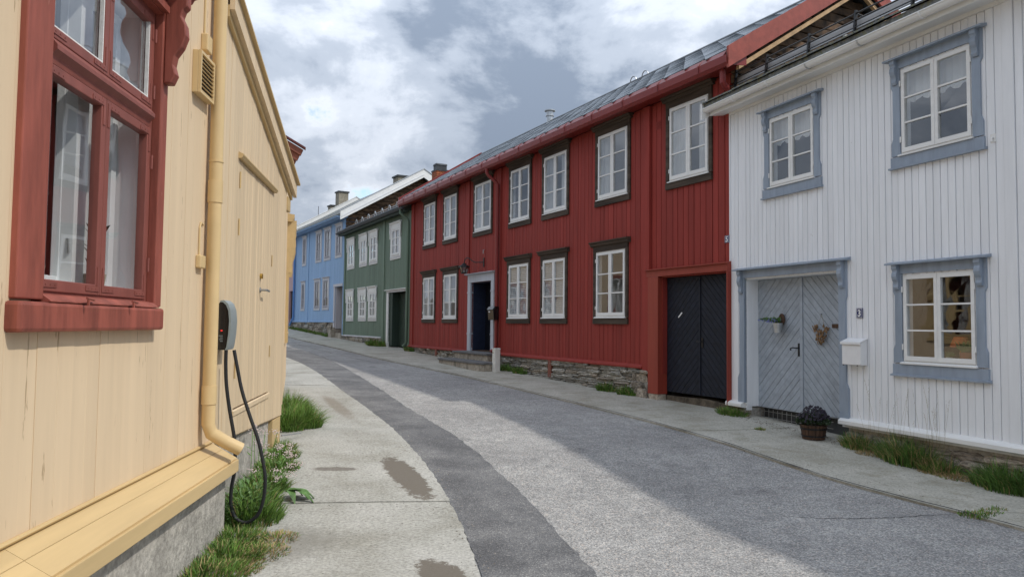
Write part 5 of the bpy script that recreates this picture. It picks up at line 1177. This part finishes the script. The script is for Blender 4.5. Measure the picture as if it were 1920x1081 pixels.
# ================================================================== YELLOW ANNEX with boarded door
def annex():
    F = YB; F.house('yellow_annex', 'lean-to yellow annex with flush boarded door and sloping roof edge', 'annex')
    X1 = 3.17; top = lambda x: 4.02 - .255 * x; bot = lambda x: .735 - .05 * x
    door = (.63, 2.26, .92, 3.03)
    mb = MB(); mb.prism([(.02, bot(0) - .02), (X1, bot(X1) - .02), (X1, top(X1)), (.02, top(0))], .002, .10); F.part(mb, 'wall', 'yellow_board')
    F.part(MB().box(X1 - .1, X1, .101, 4, .5, top(X1) - .1), 'side_wall', 'yellow_board')
    cladding(F, .02, door[0], bot, top, [], .112, 'yellow_board', y0=-.02, gap=.0025, rs=71, cham=.002, jit=.01)
    cladding(F, door[1], X1, bot, top, [], .112, 'yellow_board', y0=-.02, gap=.0025, rs=72, cham=.002, jit=.01)
    cladding(F, door[0], door[1], door[3] + .0, top, [], .112, 'yellow_board', y0=-.02, gap=.0025, rs=73, cham=.002, jit=.01)
    cladding(F, door[0], door[1], bot, door[2] - .055, [], .112, 'yellow_board', y0=-.02, gap=.0025, rs=74, cham=.002, jit=.01)
    D_ = F.part(MB().box(door[0] + .01, door[1] - .01, -.006, .001, door[2] + .005, door[3] - .005), 'door', 'yellow_board')
    cladding(F, door[0] + .008, 1.60, door[2] + .01, door[3] - .01, [], .135, 'yellow_board', y0=-.020, y1=-.0065, gap=.003, rs=75, name='door_board', parent=D_)
    cladding(F, 1.607, door[1] - .008, door[2] + .01, door[3] - .01, [], .135, 'yellow_board', y0=-.020, y1=-.0065, gap=.003, rs=76, name='door_board', parent=D_)
    F.part(MB().prism([(-.0205, door[2] - .05), (-.032, door[2] - .05), (-.032, door[2] - .012), (-.0205, door[2] - .002)], door[0] - .02, door[1] + .02, 'x'), 'door_sill', 'yellow_board')
    F.part(MB().prism([(-.0205, door[3] - .005), (-.05, door[3] - .005), (-.065, door[3] + .02), (-.065, door[3] + .03), (-.0205, door[3] + .05)], door[0] - .06, door[1] + .04, 'x'), 'door_lintel', 'yellow_trim')
    for zz in (2.85, 2.45, 1.25): F.part(MB().tube([(door[0] + .004, -.03, zz - .07), (door[0] + .004, -.03, zz + .07)], .007, 6), 'hinge', 'yellow_trim', D_)
    for zz in (2.3, 1.35): F.part(MB().tube([(door[1] - .004, -.026, zz - .06), (door[1] - .004, -.026, zz + .06)], .005, 6), 'hinge', 'yellow_trim', D_)
    F.part(MB().tube([(1.66, -.02, 2.10), (1.66, -.045, 2.10)], .026, 14), 'lock', 'brass', D_, smooth='auto')
    F.part(MB().tube([(1.66, -.02, 1.965), (1.66, -.075, 1.965), (1.68, -.085, 1.965), (1.80, -.085, 1.96)], .011, 8).tube([(1.66, -.02, 1.965), (1.66, -.03, 1.965)], .026, 14), 'handle', 'grey_metal', D_, smooth='auto')
    # roof edge: two stepped boards and a cap
    L = lambda x: 4.0 - .255 * x
    def rake(a, b, y0, y1, d0, d1, m, nm): F.part(MB().prism([(a, L(a) + d0), (b, L(b) + d0), (b, L(b) + d1), (a, L(a) + d1)], y0, y1), nm, m)
    rake(-.0, 3.40, -.05, -.0205, .0, .09, 'yellow_trim', 'bargeboard'); rake(0, 3.46, -.09, -.051, .055, .22, 'yellow_board', 'bargeboard'); rake(-.0, 3.50, -.125, 3.8, .222, .245, 'yellow_trim', 'roof')
    F.part(MB().box(X1 + .001, X1 + .22, -.03, .06, 2.98, 3.14), 'eave_block', 'yellow_trim')
    F.part(MB().prism([(0.0, -.3), (2.55, -.3), (2.55, bot(2.55) - .03), (0, bot(0) - .03)], .02, .3), 'foundation', 'concrete_wall')
    F.part(MB().box(2.66, X1 - .02, -.012, .2, -.2, bot(2.9) - .015), 'corner_post', 'yellow_trim', bevel=.005)
    F.part(MB().tube([(X1 - .02, -.03, .34), (X1 + .22, -.22, .335)], .008, 6), 'pipe_stub', 'grey_metal')
annex()
def charger():
    F = YB
    T = F.thing('car_charger', 'black and grey electric car charger with black cable loop on the yellow annex wall', 'charger', -.02, -.021, 1.44)
    h = .375
    prof = [(0, 0), (-.085, 0), (-.095, .02), (-.108, .12), (-.112, .22), (-.104, .30), (-.085, .35), (-.055, h), (-.03, h - .005), (0, .33)]
    inn = [(0, 0), (-.072, 0), (-.083, .02), (-.094, .12), (-.098, .22), (-.090, .295), (-.073, .337), (-.050, .358), (-.03, .360), (0, .325)]
    MB().prism(inn, .0, .20, 'x').obj('body', 'charger_black', T, smooth='auto')
    shell_ = inn[1:9] + prof[8:0:-1]
    MB().prism(shell_, -.004, .205, 'x').obj('cover', 'charger_grey', T, smooth='auto')
    MB().prism([(-.045 + .008 * math.cos(a), .145 + .006 * math.sin(a)) for a in [k * math.pi / 5 for k in range(10)]], -.003, .0, 'x').obj('status_light', 'red_led', T)
    tx = MB()
    for i, l in enumerate((.03, .022, .026, .02)): tx.box(-.0015, 0, -.055, -.055 + l, .105 - i * .014, .109 - i * .014)
    tx.obj('print', 'charger_grey', T)
    Mi = F.mtx().inverted(); o = Vector((-.02, -.021, 1.44 - F.z0))
    cab = [(-2.14, 5.62, 1.44), (-2.14, 5.62, 1.34), (-2.13, 5.62, 1.18), (-2.10, 5.62, .99), (-2.06, 5.62, .79), (-2.05, 5.62, .67), (-2.05, 5.62, .55), (-2.07, 5.62, .42), (-2.07, 5.62, .30), (-2.04, 5.62, .21), (-1.98, 5.62, .17), (-1.92, 5.62, .18), (-1.86, 5.62, .24), (-1.83, 5.62, .34), (-1.82, 5.62, .48), (-1.84, 5.62, .61), (-1.88, 5.62, .77), (-1.94, 5.62, .93), (-2.01, 5.62, 1.13), (-2.05, 5.62, 1.30), (-2.08, 5.62, 1.44)]
    pts = []
    for i, p in enumerate(cab):
        t = i / (len(cab) - 1); q = Vector((p[0], p[1], p[2])); s = 1 + (.10 * t + .03) / 5.62        # the far leg hangs a little further along the wall
        q = Vector((q.x * s, q.y * s, EYE + (q.z - EYE) * s)); l = Mi @ q; pts.append(l - o)
    pts = [Vector(p) for p in pts]; fine = []
    for i in range(len(pts) - 1):
        p0, p1, p2, p3 = pts[max(i - 1, 0)], pts[i], pts[i + 1], pts[min(i + 2, len(pts) - 1)]
        for k in range(4):
            t = k / 4; fine.append(.5 * ((2 * p1) + (-p0 + p2) * t + (2 * p0 - 5 * p1 + 4 * p2 - p3) * t * t + (-p0 + 3 * p1 - 3 * p2 + p3) * t ** 3))
    MB().tube(fine + [pts[-1]], .0135, 10).obj('cable', 'rubber', T, smooth='auto')
def led():
    m = bpy.data.materials.new('red_led'); m.use_nodes = True; b = m.node_tree.nodes['Principled BSDF']; b.inputs['Base Color'].default_value = (.6, .02, .02, 1); b.inputs['Emission Color'].default_value = (1, .04, .03, 1); b.inputs['Emission Strength'].default_value = .3; MATS['red_led'] = m
led(); charger()
def far_yellow():
    F = YC; F.house('yellow_house', 'second yellow house beyond the annex, with red-brown gable boards and carved window top')
    X1 = 5.0; win = (1.15, 2.05, 1.5, 2.95); op = [grow(win, .01)]
    shell(F, 0, X1, .55, 3.78, 5.6, op, 'yellow_wall', gable=(2.8, 5.3), floor=3.6)
    cladding(F, 0, X1, .6, 3.74, op, .13, 'yellow_wall', gap=.003, rs=81, single=False, name='boarding')
    F.part(MB().box(0, X1, .03, .4, -.1, .56), 'foundation', 'concrete_wall')
    Wn = window(F, *win, fm='yellow_trim', cur='drapes', seed=99); casing_simple(F, Wn, *win, .13, 'yellow_trim', y0=-.06, top=.14, bot=.14, cap=.12)
    for bx in (win[0] - .12, win[1] + .04): F.part(MB().prism([(-.06 + a, win[3] + .16 + b) for a, b in bracket_shape(.09, .75)], bx, bx + .08, 'x'), 'bracket', 'yellow_trim', Wn)
    ye, ze, yr = -.185, 3.82, 2.8; zr = ze + (yr - ye) * .56
    roof(F, -.218, X1 + .2, .03, ze + (.03 - ye) * .56, yr, zr, 5.95, ze, 'slate')
    for i in range(3):
        d = .068 * i; e = ye - .02 + .04 * i
        F.part(MB().prism([(e, ze + .03 - d * 1.0 - .0), (yr, zr + .03 - d + .0), (5.95 - .05 * i, ze + .03 - d), (5.95 - .05 * i - .02, ze - .04 - d), (yr, zr - .042 - d), (e + .03, ze - .042 - d)], -.27 + .022 * i, -.22 + .0, 'x'), 'bargeboard', 'rust_brown')
    F.part(MB().prism([(ye - .05, ze + .035), (yr, zr + .035), (5.98, ze + .035), (5.98, ze + .06), (yr, zr + .07), (ye - .05, ze + .06)], -.30, -.22, 'x'), 'verge_cap', 'maroon')
    F.part(MB().box(-.20, -.05, ye + .10, ye + .17, ze - .36, ze - .17), 'eave_bracket', 'black_metal')
far_yellow()
def hidden_row():
    """unseen house added opposite the blue one, a sunlit wall for the far panes to mirror"""
    F = Frame((-6.6, 18.2), head(-27), .5); F.house('added_cream_house', 'added sunlit cream house on the left, out of view, mirrored in the far windows')
    wins = [(1.5 + 2.6 * i, 2.5 + 2.6 * i, 2.0, 3.3) for i in range(5)]; op = [grow(w, .01) for w in wins]
    shell(F, 0, 15, .4, 4.9, 5, op, 'yellow_wall', gable=(2.5, 6.6), floor=4.5)
    cladding(F, 0, 15, .9, 4.8, op, .15, 'yellow_wall', single=False, name='boarding', gap=.004)
    for i, w in enumerate(wins): Wn = window(F, *w, fm='white_trim', hinge=False, cur='full', seed=i + 300); casing_simple(F, Wn, *w, .12, 'oxide_red')
    roof(F, -.2, 15.2, -.3, 4.95, 2.5, 6.7, 5.3, 4.9, 'slate_moss')
hidden_row()

# ================================================================== PLANTS
def grass(name, label, spots, n, hmin, hmax, seed, mix=(.5, .35, .15), lean=.45, group=None, width=.0042, droop=.35):
    """tuft of bent blades; spots = list of (x, y, radius) on the ground in world metres"""
    rr = random.Random(seed); mb = MB(); c = Vector((sum(s[0] for s in spots) / len(spots), sum(s[1] for s in spots) / len(spots), 0)); c.z = gz(c.x, c.y)
    tot = sum(s[2] ** 2 for s in spots)
    for x, y, r in spots:
        for i in range(int(n * r * r / tot)):
            a = rr.uniform(0, 6.283); d = r * math.sqrt(rr.random()); px, py = x + d * math.cos(a), y + d * math.sin(a); pz = gz(px, py) - .01
            h = rr.uniform(hmin, hmax) * (1 - .45 * (d / r)); b = rr.uniform(0, 6.283); out = .55 * d / r + rr.uniform(0, lean); dx, dy = math.cos(a) * out * .7 + math.cos(b) * lean * .4, math.sin(a) * out * .7 + math.sin(b) * lean * .4
            u = rr.random(); mb.m = 0 if u < mix[0] else (1 if u < mix[0] + mix[1] else 2); w = width * rr.uniform(.6, 1.3); t = rr.uniform(0, 3.14); wx, wy = math.cos(t) * w, math.sin(t) * w
            base = Vector((px, py, pz)) - c; P = []
            for k, f in enumerate((0, .4, .75, 1)):
                P.append(base + Vector((dx * h * f * f, dy * h * f * f, h * (f - droop * f * f * (abs(dx) + abs(dy))))))
            W_2 = Vector((wx, wy, 0)); vs = [P[0] - W_2, P[0] + W_2, P[1] + W_2 * .85, P[1] - W_2 * .85, P[2] + W_2 * .55, P[2] - W_2 * .55, P[3]]
            mb.add(vs, [(0, 1, 2, 3), (3, 2, 4, 5), (5, 4, 6)])
    o = mb.obj(name, ['blade_a', 'blade_b', 'blade_dry'], loc=tuple(c)); return tag(o, label, 'grass', group)
def line_spots(F, x0, x1, y, r, step): 
    out = []; x = x0
    while x <= x1: p = F.w(x, y + random.Random(int(x * 100)).uniform(-.05, .05)); out.append((p.x, p.y, r)); x += step
    return out
# left side
grass('grass_clump', 'green grass growing along the grey foundation under the charger cable', [(-1.95, 4.45, .24), (-1.93, 4.8, .28), (-1.95, 5.15, .28), (-2.0, 5.5, .24)], 6000, .05, .15, 1, (.50, .33, .17), lean=.7)
grass('grass_clump', 'taller green grass at the foundation corner behind the cable loop', [(-2.05, 5.95, .26), (-2.15, 6.3, .24), (-2.2, 6.75, .22)], 3200, .10, .30, 7, (.55, .35, .10))
grass('dry_grass', 'straw-brown dry grass at the pavement edge below the charger', [(-1.72, 5.25, .20), (-1.70, 5.55, .16), (-1.80, 4.95, .2)], 2600, .03, .09, 2, (.22, .12, .66), lean=.9)
grass('grass_clump', 'bright green grass mound on the pavement beside the second yellow house', [(-2.95, 9.95, .30), (-2.85, 9.6, .22), (-3.12, 10.5, .32), (-3.3, 11.1, .28), (-2.68, 9.85, .2)], 6500, .22, .52, 3, (.72, .22, .06), lean=.75)
grass('grass_clump', 'low grass round the foot of the yellow corner post', [(-2.46, 8.0, .22), (-2.55, 8.4, .16), (-2.32, 7.5, .22)], 2600, .06, .20, 4, (.5, .38, .12))
# right side
for x, lab, r, n, h, mixv in ((.15, 'dark grass under the white corner left of the grey-blue door', .24, 900, .22, (.3, .6, .1)), (2.72, 'thin grass tuft under the white water board next to the flower tub', .20, 900, .32, (.15, .5, .35)), (3.45, 'tall seeding grass clump in the middle below the white boards', .30, 2200, .50, (.12, .70, .18)), (3.85, 'brown-green grass at the foot of the white wall under the lower window', .22, 900, .30, (.25, .35, .4)), (4.75, 'large dark grass clump below the white boards at the right edge', .34, 2600, .42, (.08, .85, .07)), (5.45, 'dark grass clump farthest right at the white wall', .32, 1800, .36, (.08, .85, .07))):  # mostly dark blades: the shade by the wall is put into the grass colour
    F = W_; grass('grass_clump', lab, [(F.w(x - r * .6, -.12).x, F.w(x - r * .6, -.12).y, r * .7), (F.w(x, -.16).x, F.w(x, -.16).y, r * .8), (F.w(x + r * .6, -.12).x, F.w(x + r * .6, -.12).y, r * .7)], n, .10, h, int(x * 31), mixv, lean=.6)
for x, lab in ((7.75, 'weeds at the stone footing right of the cable cabinet'), (8.5, 'small weeds against the stone footing under the blinds'), (12.25, 'weed tuft at the stone footing under the red window by the gate'), (12.95, 'weed tuft beside the pale corner stone of the red house'), (.25, 'grass tuft at the red house corner by the green downpipe')):
    F = RD; p = F.w(x, -.14); grass('weed_tuft', lab, [(p.x, p.y, .16), (F.w(x + .2, -.12).x, F.w(x + .2, -.12).y, .12)], 500, .08, .30, int(x * 17) + 1, (.5, .42, .08), lean=.7, width=.008)
F = GN; p = F.w(5.7, -.2); grass('grass_clump', 'green grass clump at the foot of the green house by its door', [(p.x, p.y, .35), (F.w(5.0, -.15).x, F.w(5.0, -.15).y, .28), (F.w(6.2, -.2).x, F.w(6.2, -.2).y, .22)], 2200, .12, .36, 401, (.6, .3, .1), width=.009)
F = BL; grass('weed_strip', 'weeds along the foot of the blue house', line_spots(F, .4, 7.6, -.12, .22, .6), 2600, .08, .24, 402, (.5, .4, .1), width=.012)
p = W_.w(5.15, -1.02); grass('grass_clump', 'small grass growing in the pavement crack at lower right', [(4.05, 6.62, .12), (4.18, 6.68, .10), (4.30, 6.76, .09), (4.42, 6.84, .07)], 500, .02, .07, 403, (.5, .3, .2))
p = W_.w(1.35, -.55); grass('grass_tuft', 'tiny dry tuft on the pavement left of the flower tub', [(p.x, p.y, .08)], 160, .02, .06, 404, (.3, .3, .4))
def seed_heads():
    rr = random.Random(12); mb = MB(); F = W_; c = F.w(3.3, -.15, 0); c.z = gz(c.x, c.y)
    for i in range(26):
        p = F.w(rr.uniform(2.75, 4.0), rr.uniform(-.22, -.08)); p.z = gz(p.x, p.y); h = rr.uniform(.5, .95); d = Vector((rr.uniform(-.2, .2), rr.uniform(-.2, .2), 0)); q = [p, p + d * .3 * h + Vector((0, 0, h * .5)), p + d * h + Vector((0, 0, h))]
        mb.tube([a - c for a in q], [.0013, .0010, .0007], 4)
        for k in range(12):
            e = q[2] + (q[1] - q[2]) * (k / 30); s = Vector((rr.uniform(-1, 1), rr.uniform(-1, 1), .6)) * .012; mb.add([e - c, e + s - c, e + s * 1.4 + Vector((.003, 0, .004)) - c], [(0, 1, 2)])
    tag(mb.obj('seeding_grass', 'straw', loc=tuple(c)), 'thin pale seed heads rising in front of the white boards', 'grass')
seed_heads()
def wildflowers():
    for (cx, cy, n, h, sd, lab) in ((-2.26, 6.75, 6, .55, 21, 'pale flowering weed against the grey annex foundation behind the cable'), (-2.14, 6.95, 9, .32, 22, 'cluster of small pinkish white flowers leaning over the pavement edge'), (-2.05, 6.4, 5, .26, 23, 'low pale flowers in the grass beside the cable loop')):
        rr = random.Random(sd); T = tag(empty('wildflower', (cx, cy, gz(cx, cy))), lab, 'flower'); st, lf, fl = MB(), MB(), MB()
        for i in range(n):
            d = Vector((rr.uniform(-.08, .20), rr.uniform(-.2, .2), 0)); hh = h * rr.uniform(.7, 1.1); b = Vector((rr.uniform(-.08, .08), rr.uniform(-.12, .12), 0)); q = [b, b + d * .35 + Vector((0, 0, hh * .55)), b + d + Vector((0, 0, hh))]
            st.tube(q, .003, 5)
            for k in range(9):
                p = q[0].lerp(q[1], k / 9) if k < 6 else q[1].lerp(q[2], (k - 6) / 4); a = rr.uniform(0, 6.28); v = Vector((math.cos(a), math.sin(a), .35)).normalized() * rr.uniform(.05, .10); s = v.cross(Vector((0, 0, 1))).normalized() * .009
                lf.add([p, p + v * .5 + s, p + v, p + v * .5 - s], [(0, 1, 2, 3)])
            for k in range(26):
                p = q[2] + Vector((rr.gauss(0, .022), rr.gauss(0, .022), rr.gauss(0, .016))); r = rr.uniform(.004, .008)
                vs = [p + Vector((r, 0, 0)), p + Vector((-r, 0, 0)), p + Vector((0, r, 0)), p + Vector((0, -r, 0)), p + Vector((0, 0, r)), p + Vector((0, 0, -r))]
                fl.add(vs, [(0, 2, 4), (2, 1, 4), (1, 3, 4), (3, 0, 4), (2, 0, 5), (1, 2, 5), (3, 1, 5), (0, 3, 5)])
        st.obj('stems', 'leaf_light', T); lf.obj('leaves', 'leaf_light', T); fl.obj('flowers', 'petal_pale', T)
    T = tag(empty('dock_plant', (-1.92, 6.52, gz(-1.92, 6.52))), 'broad green dock leaves spread over the pavement joint', 'plant')
    for a, l, w in ((-.35, .27, .034), (.1, .24, .036), (-.9, .17, .03), (.7, .15, .028), (-.1, .2, .03)):
        mb = MB(); vs = []; d = Vector((math.cos(a), math.sin(a), 0)); s = Vector((-d.y, d.x, 0))
        for k in range(7):
            t = k / 6; ww = w * math.sin(math.pi * min(1, t * .92 + .06)) + .004; p = d * (l * t) + Vector((0, 0, .06 + .13 * t - .20 * t * t)); vs += [p - s * ww + Vector((0, 0, .012)), p, p + s * ww + Vector((0, 0, .012 + .006 * math.sin(k * 2)))]
        mb.add(vs, [(3 * k, 3 * k + 3, 3 * k + 4, 3 * k + 1) for k in range(6)] + [(3 * k + 1, 3 * k + 4, 3 * k + 5, 3 * k + 2) for k in range(6)]); mb.obj('leaf', 'leaf', T, smooth=True)
    rr = random.Random(40); T = tag(empty('leafy_weed', (-2.08, 5.95, gz(-2.08, 5.95))), 'leafy green weed growing at the foundation corner inside the cable loop', 'plant'); lf = MB()
    for i in range(300):
        a = rr.uniform(0, 6.28); r = .20 * math.sqrt(rr.random()); p = Vector((r * math.cos(a) * .8, r * math.sin(a) * 1.6, rr.uniform(.02, .30) * (1 - r))); v = Vector((math.cos(a) + rr.uniform(-.6, .6), math.sin(a) + rr.uniform(-.6, .6), rr.uniform(0, 1.2))).normalized() * rr.uniform(.04, .10); s = v.cross(Vector((0, 0, 1))).normalized() * rr.uniform(.006, .013); lf.add([p, p + v * .5 + s, p + v, p + v * .5 - s], [(0, 1, 2, 3)])
    lf.obj('leaves', 'leaf', T)
wildflowers()

# ------------------------------------------------------------------ cracks and litter of the street
def cracks():
    road_ = bpy.data.objects['road']; mat('crack', (.05, .05, .05), .95, .2, 20)
    def crack(pts, w, seed, parent, dz):
        rr = random.Random(seed); pl = resample([Vector(p) for p in pts], 60); mb = MB(); vs = []
        for i, p in enumerate(pl):
            t = pl[min(i + 1, 59)] - pl[max(i - 1, 0)]; n = Vector((-t.y, t.x)).normalized(); q = p + n * rr.uniform(-.02, .02); ww = w * rr.uniform(.4, 1.2) * (1 - abs(i / 29.5 - 1) ** 4)
            for sgn in (-1, 1): e = q + n * ww * sgn; vs.append((e.x, e.y, gz(e.x, e.y) + dz))
        mb.add(vs, [(2 * i, 2 * i + 1, 2 * i + 3, 2 * i + 2) for i in range(59)]); return mb.obj('crack', 'crack', parent)
    crack([(2.3, 6.55), (2.96, 6.52), (3.46, 6.6), (3.97, 6.75)], .006, 1, road_, -.0175)
    crack([(1.9, 9.2), (2.4, 9.5), (2.9, 9.1)], .004, 2, road_, -.0175); crack([(-1.0, 12.9), (.2, 13.6), (.9, 13.3)], .004, 4, road_, -.0175)
    crack([(-2.6, 19.0), (-3.9, 21.0), (-5.6, 23.8), (-8.6, 29.5)], .010, 5, road_, -.0175)
    rr = random.Random(77); pl = resample(eR, 500); mb = MB(); vs = []      # open seam between asphalt and concrete
    for i, p in enumerate(pl):
        t = pl[min(i + 1, 499)] - pl[max(i - 1, 0)]; n = Vector((-t.y, t.x)).normalized(); w = .006 + .010 * rr.random()
        for sg in (-1, 1): e = p + n * w * sg; vs.append((e.x, e.y, gz(e.x, e.y) + .010 + .004))
    mb.add(vs, [(2 * i, 2 * i + 1, 2 * i + 3, 2 * i + 2) for i in range(499)]); mb.obj('seam', 'crack', road_)
cracks()
for o in bpy.data.objects:
    if o.parent and o.name.split('.')[0] in ('flowers', 'leaves', 'stems', 'sticks'): o['kind'] = 'stuff'
def grit():
    rr = random.Random(55); mb = MB(); mat('grit', (.30, .27, .23), .9, .4, 40)
    def peb(x, y, r, z):
        vs = [(x + r * rr.uniform(.6, 1.2), y, z), (x - r * rr.uniform(.6, 1.2), y, z), (x, y + r * rr.uniform(.6, 1.2), z), (x, y - r * rr.uniform(.6, 1.2), z), (x, y, z + r * rr.uniform(.5, .9))]
        mb.add(vs, [(0, 2, 4), (2, 1, 4), (1, 3, 4), (3, 0, 4)])
    for pl, n, sp in ((eL, 900, .10), (eR, 900, .16)):
        q = resample([p for p in pl if -2 < p.y < 26], 400)
        for i in range(n): p = rr.choice(q); x, y = p.x + rr.gauss(0, sp), p.y + rr.gauss(0, .05); peb(x, y, rr.uniform(.003, .010), gz(x, y) + .006)
    for F, a, b, n in ((W_, -.1, 6, 700), (RD, .1, 13.5, 500), (YB, -3, 3.2, 500)):
        for i in range(n): p = F.w(rr.uniform(a, b), -abs(rr.gauss(.10, .13)) - (.14 if F is YB else 0)); peb(p.x, p.y, rr.uniform(.004, .014), gz(p.x, p.y) + .004)
    tag(mb.obj('grit', 'grit'), 'loose grit along the wall feet and pavement edges', 'grit', kind='stuff')
grit()
p = W_.w(4.15, -.2); grass('dry_grass', 'brown dead grass lying between the two clumps under the lower white window', [(p.x, p.y, .2), (W_.w(3.9, -.22).x, W_.w(3.9, -.22).y, .18), (W_.w(3.0, -.25).x, W_.w(3.0, -.25).y, .16)], 1300, .03, .09, 406, (.05, .1, .85), lean=1.2)
GROUPS = {'grass_clump': 'grass clumps at the feet of the houses', 'dry_grass': 'patches of dry grass', 'weed_tuft': 'weeds at the stone footing', 'house_number': 'blue enamel house numbers', 'mailbox': 'mailboxes on the house walls', 'potted_plant': 'plants standing behind window panes', 'wildflower': 'pale wildflowers by the annex'}
for o in bpy.data.objects:
    if o.parent is None and o.name.split('.')[0] in GROUPS: o['group'] = GROUPS[o.name.split('.')[0]]
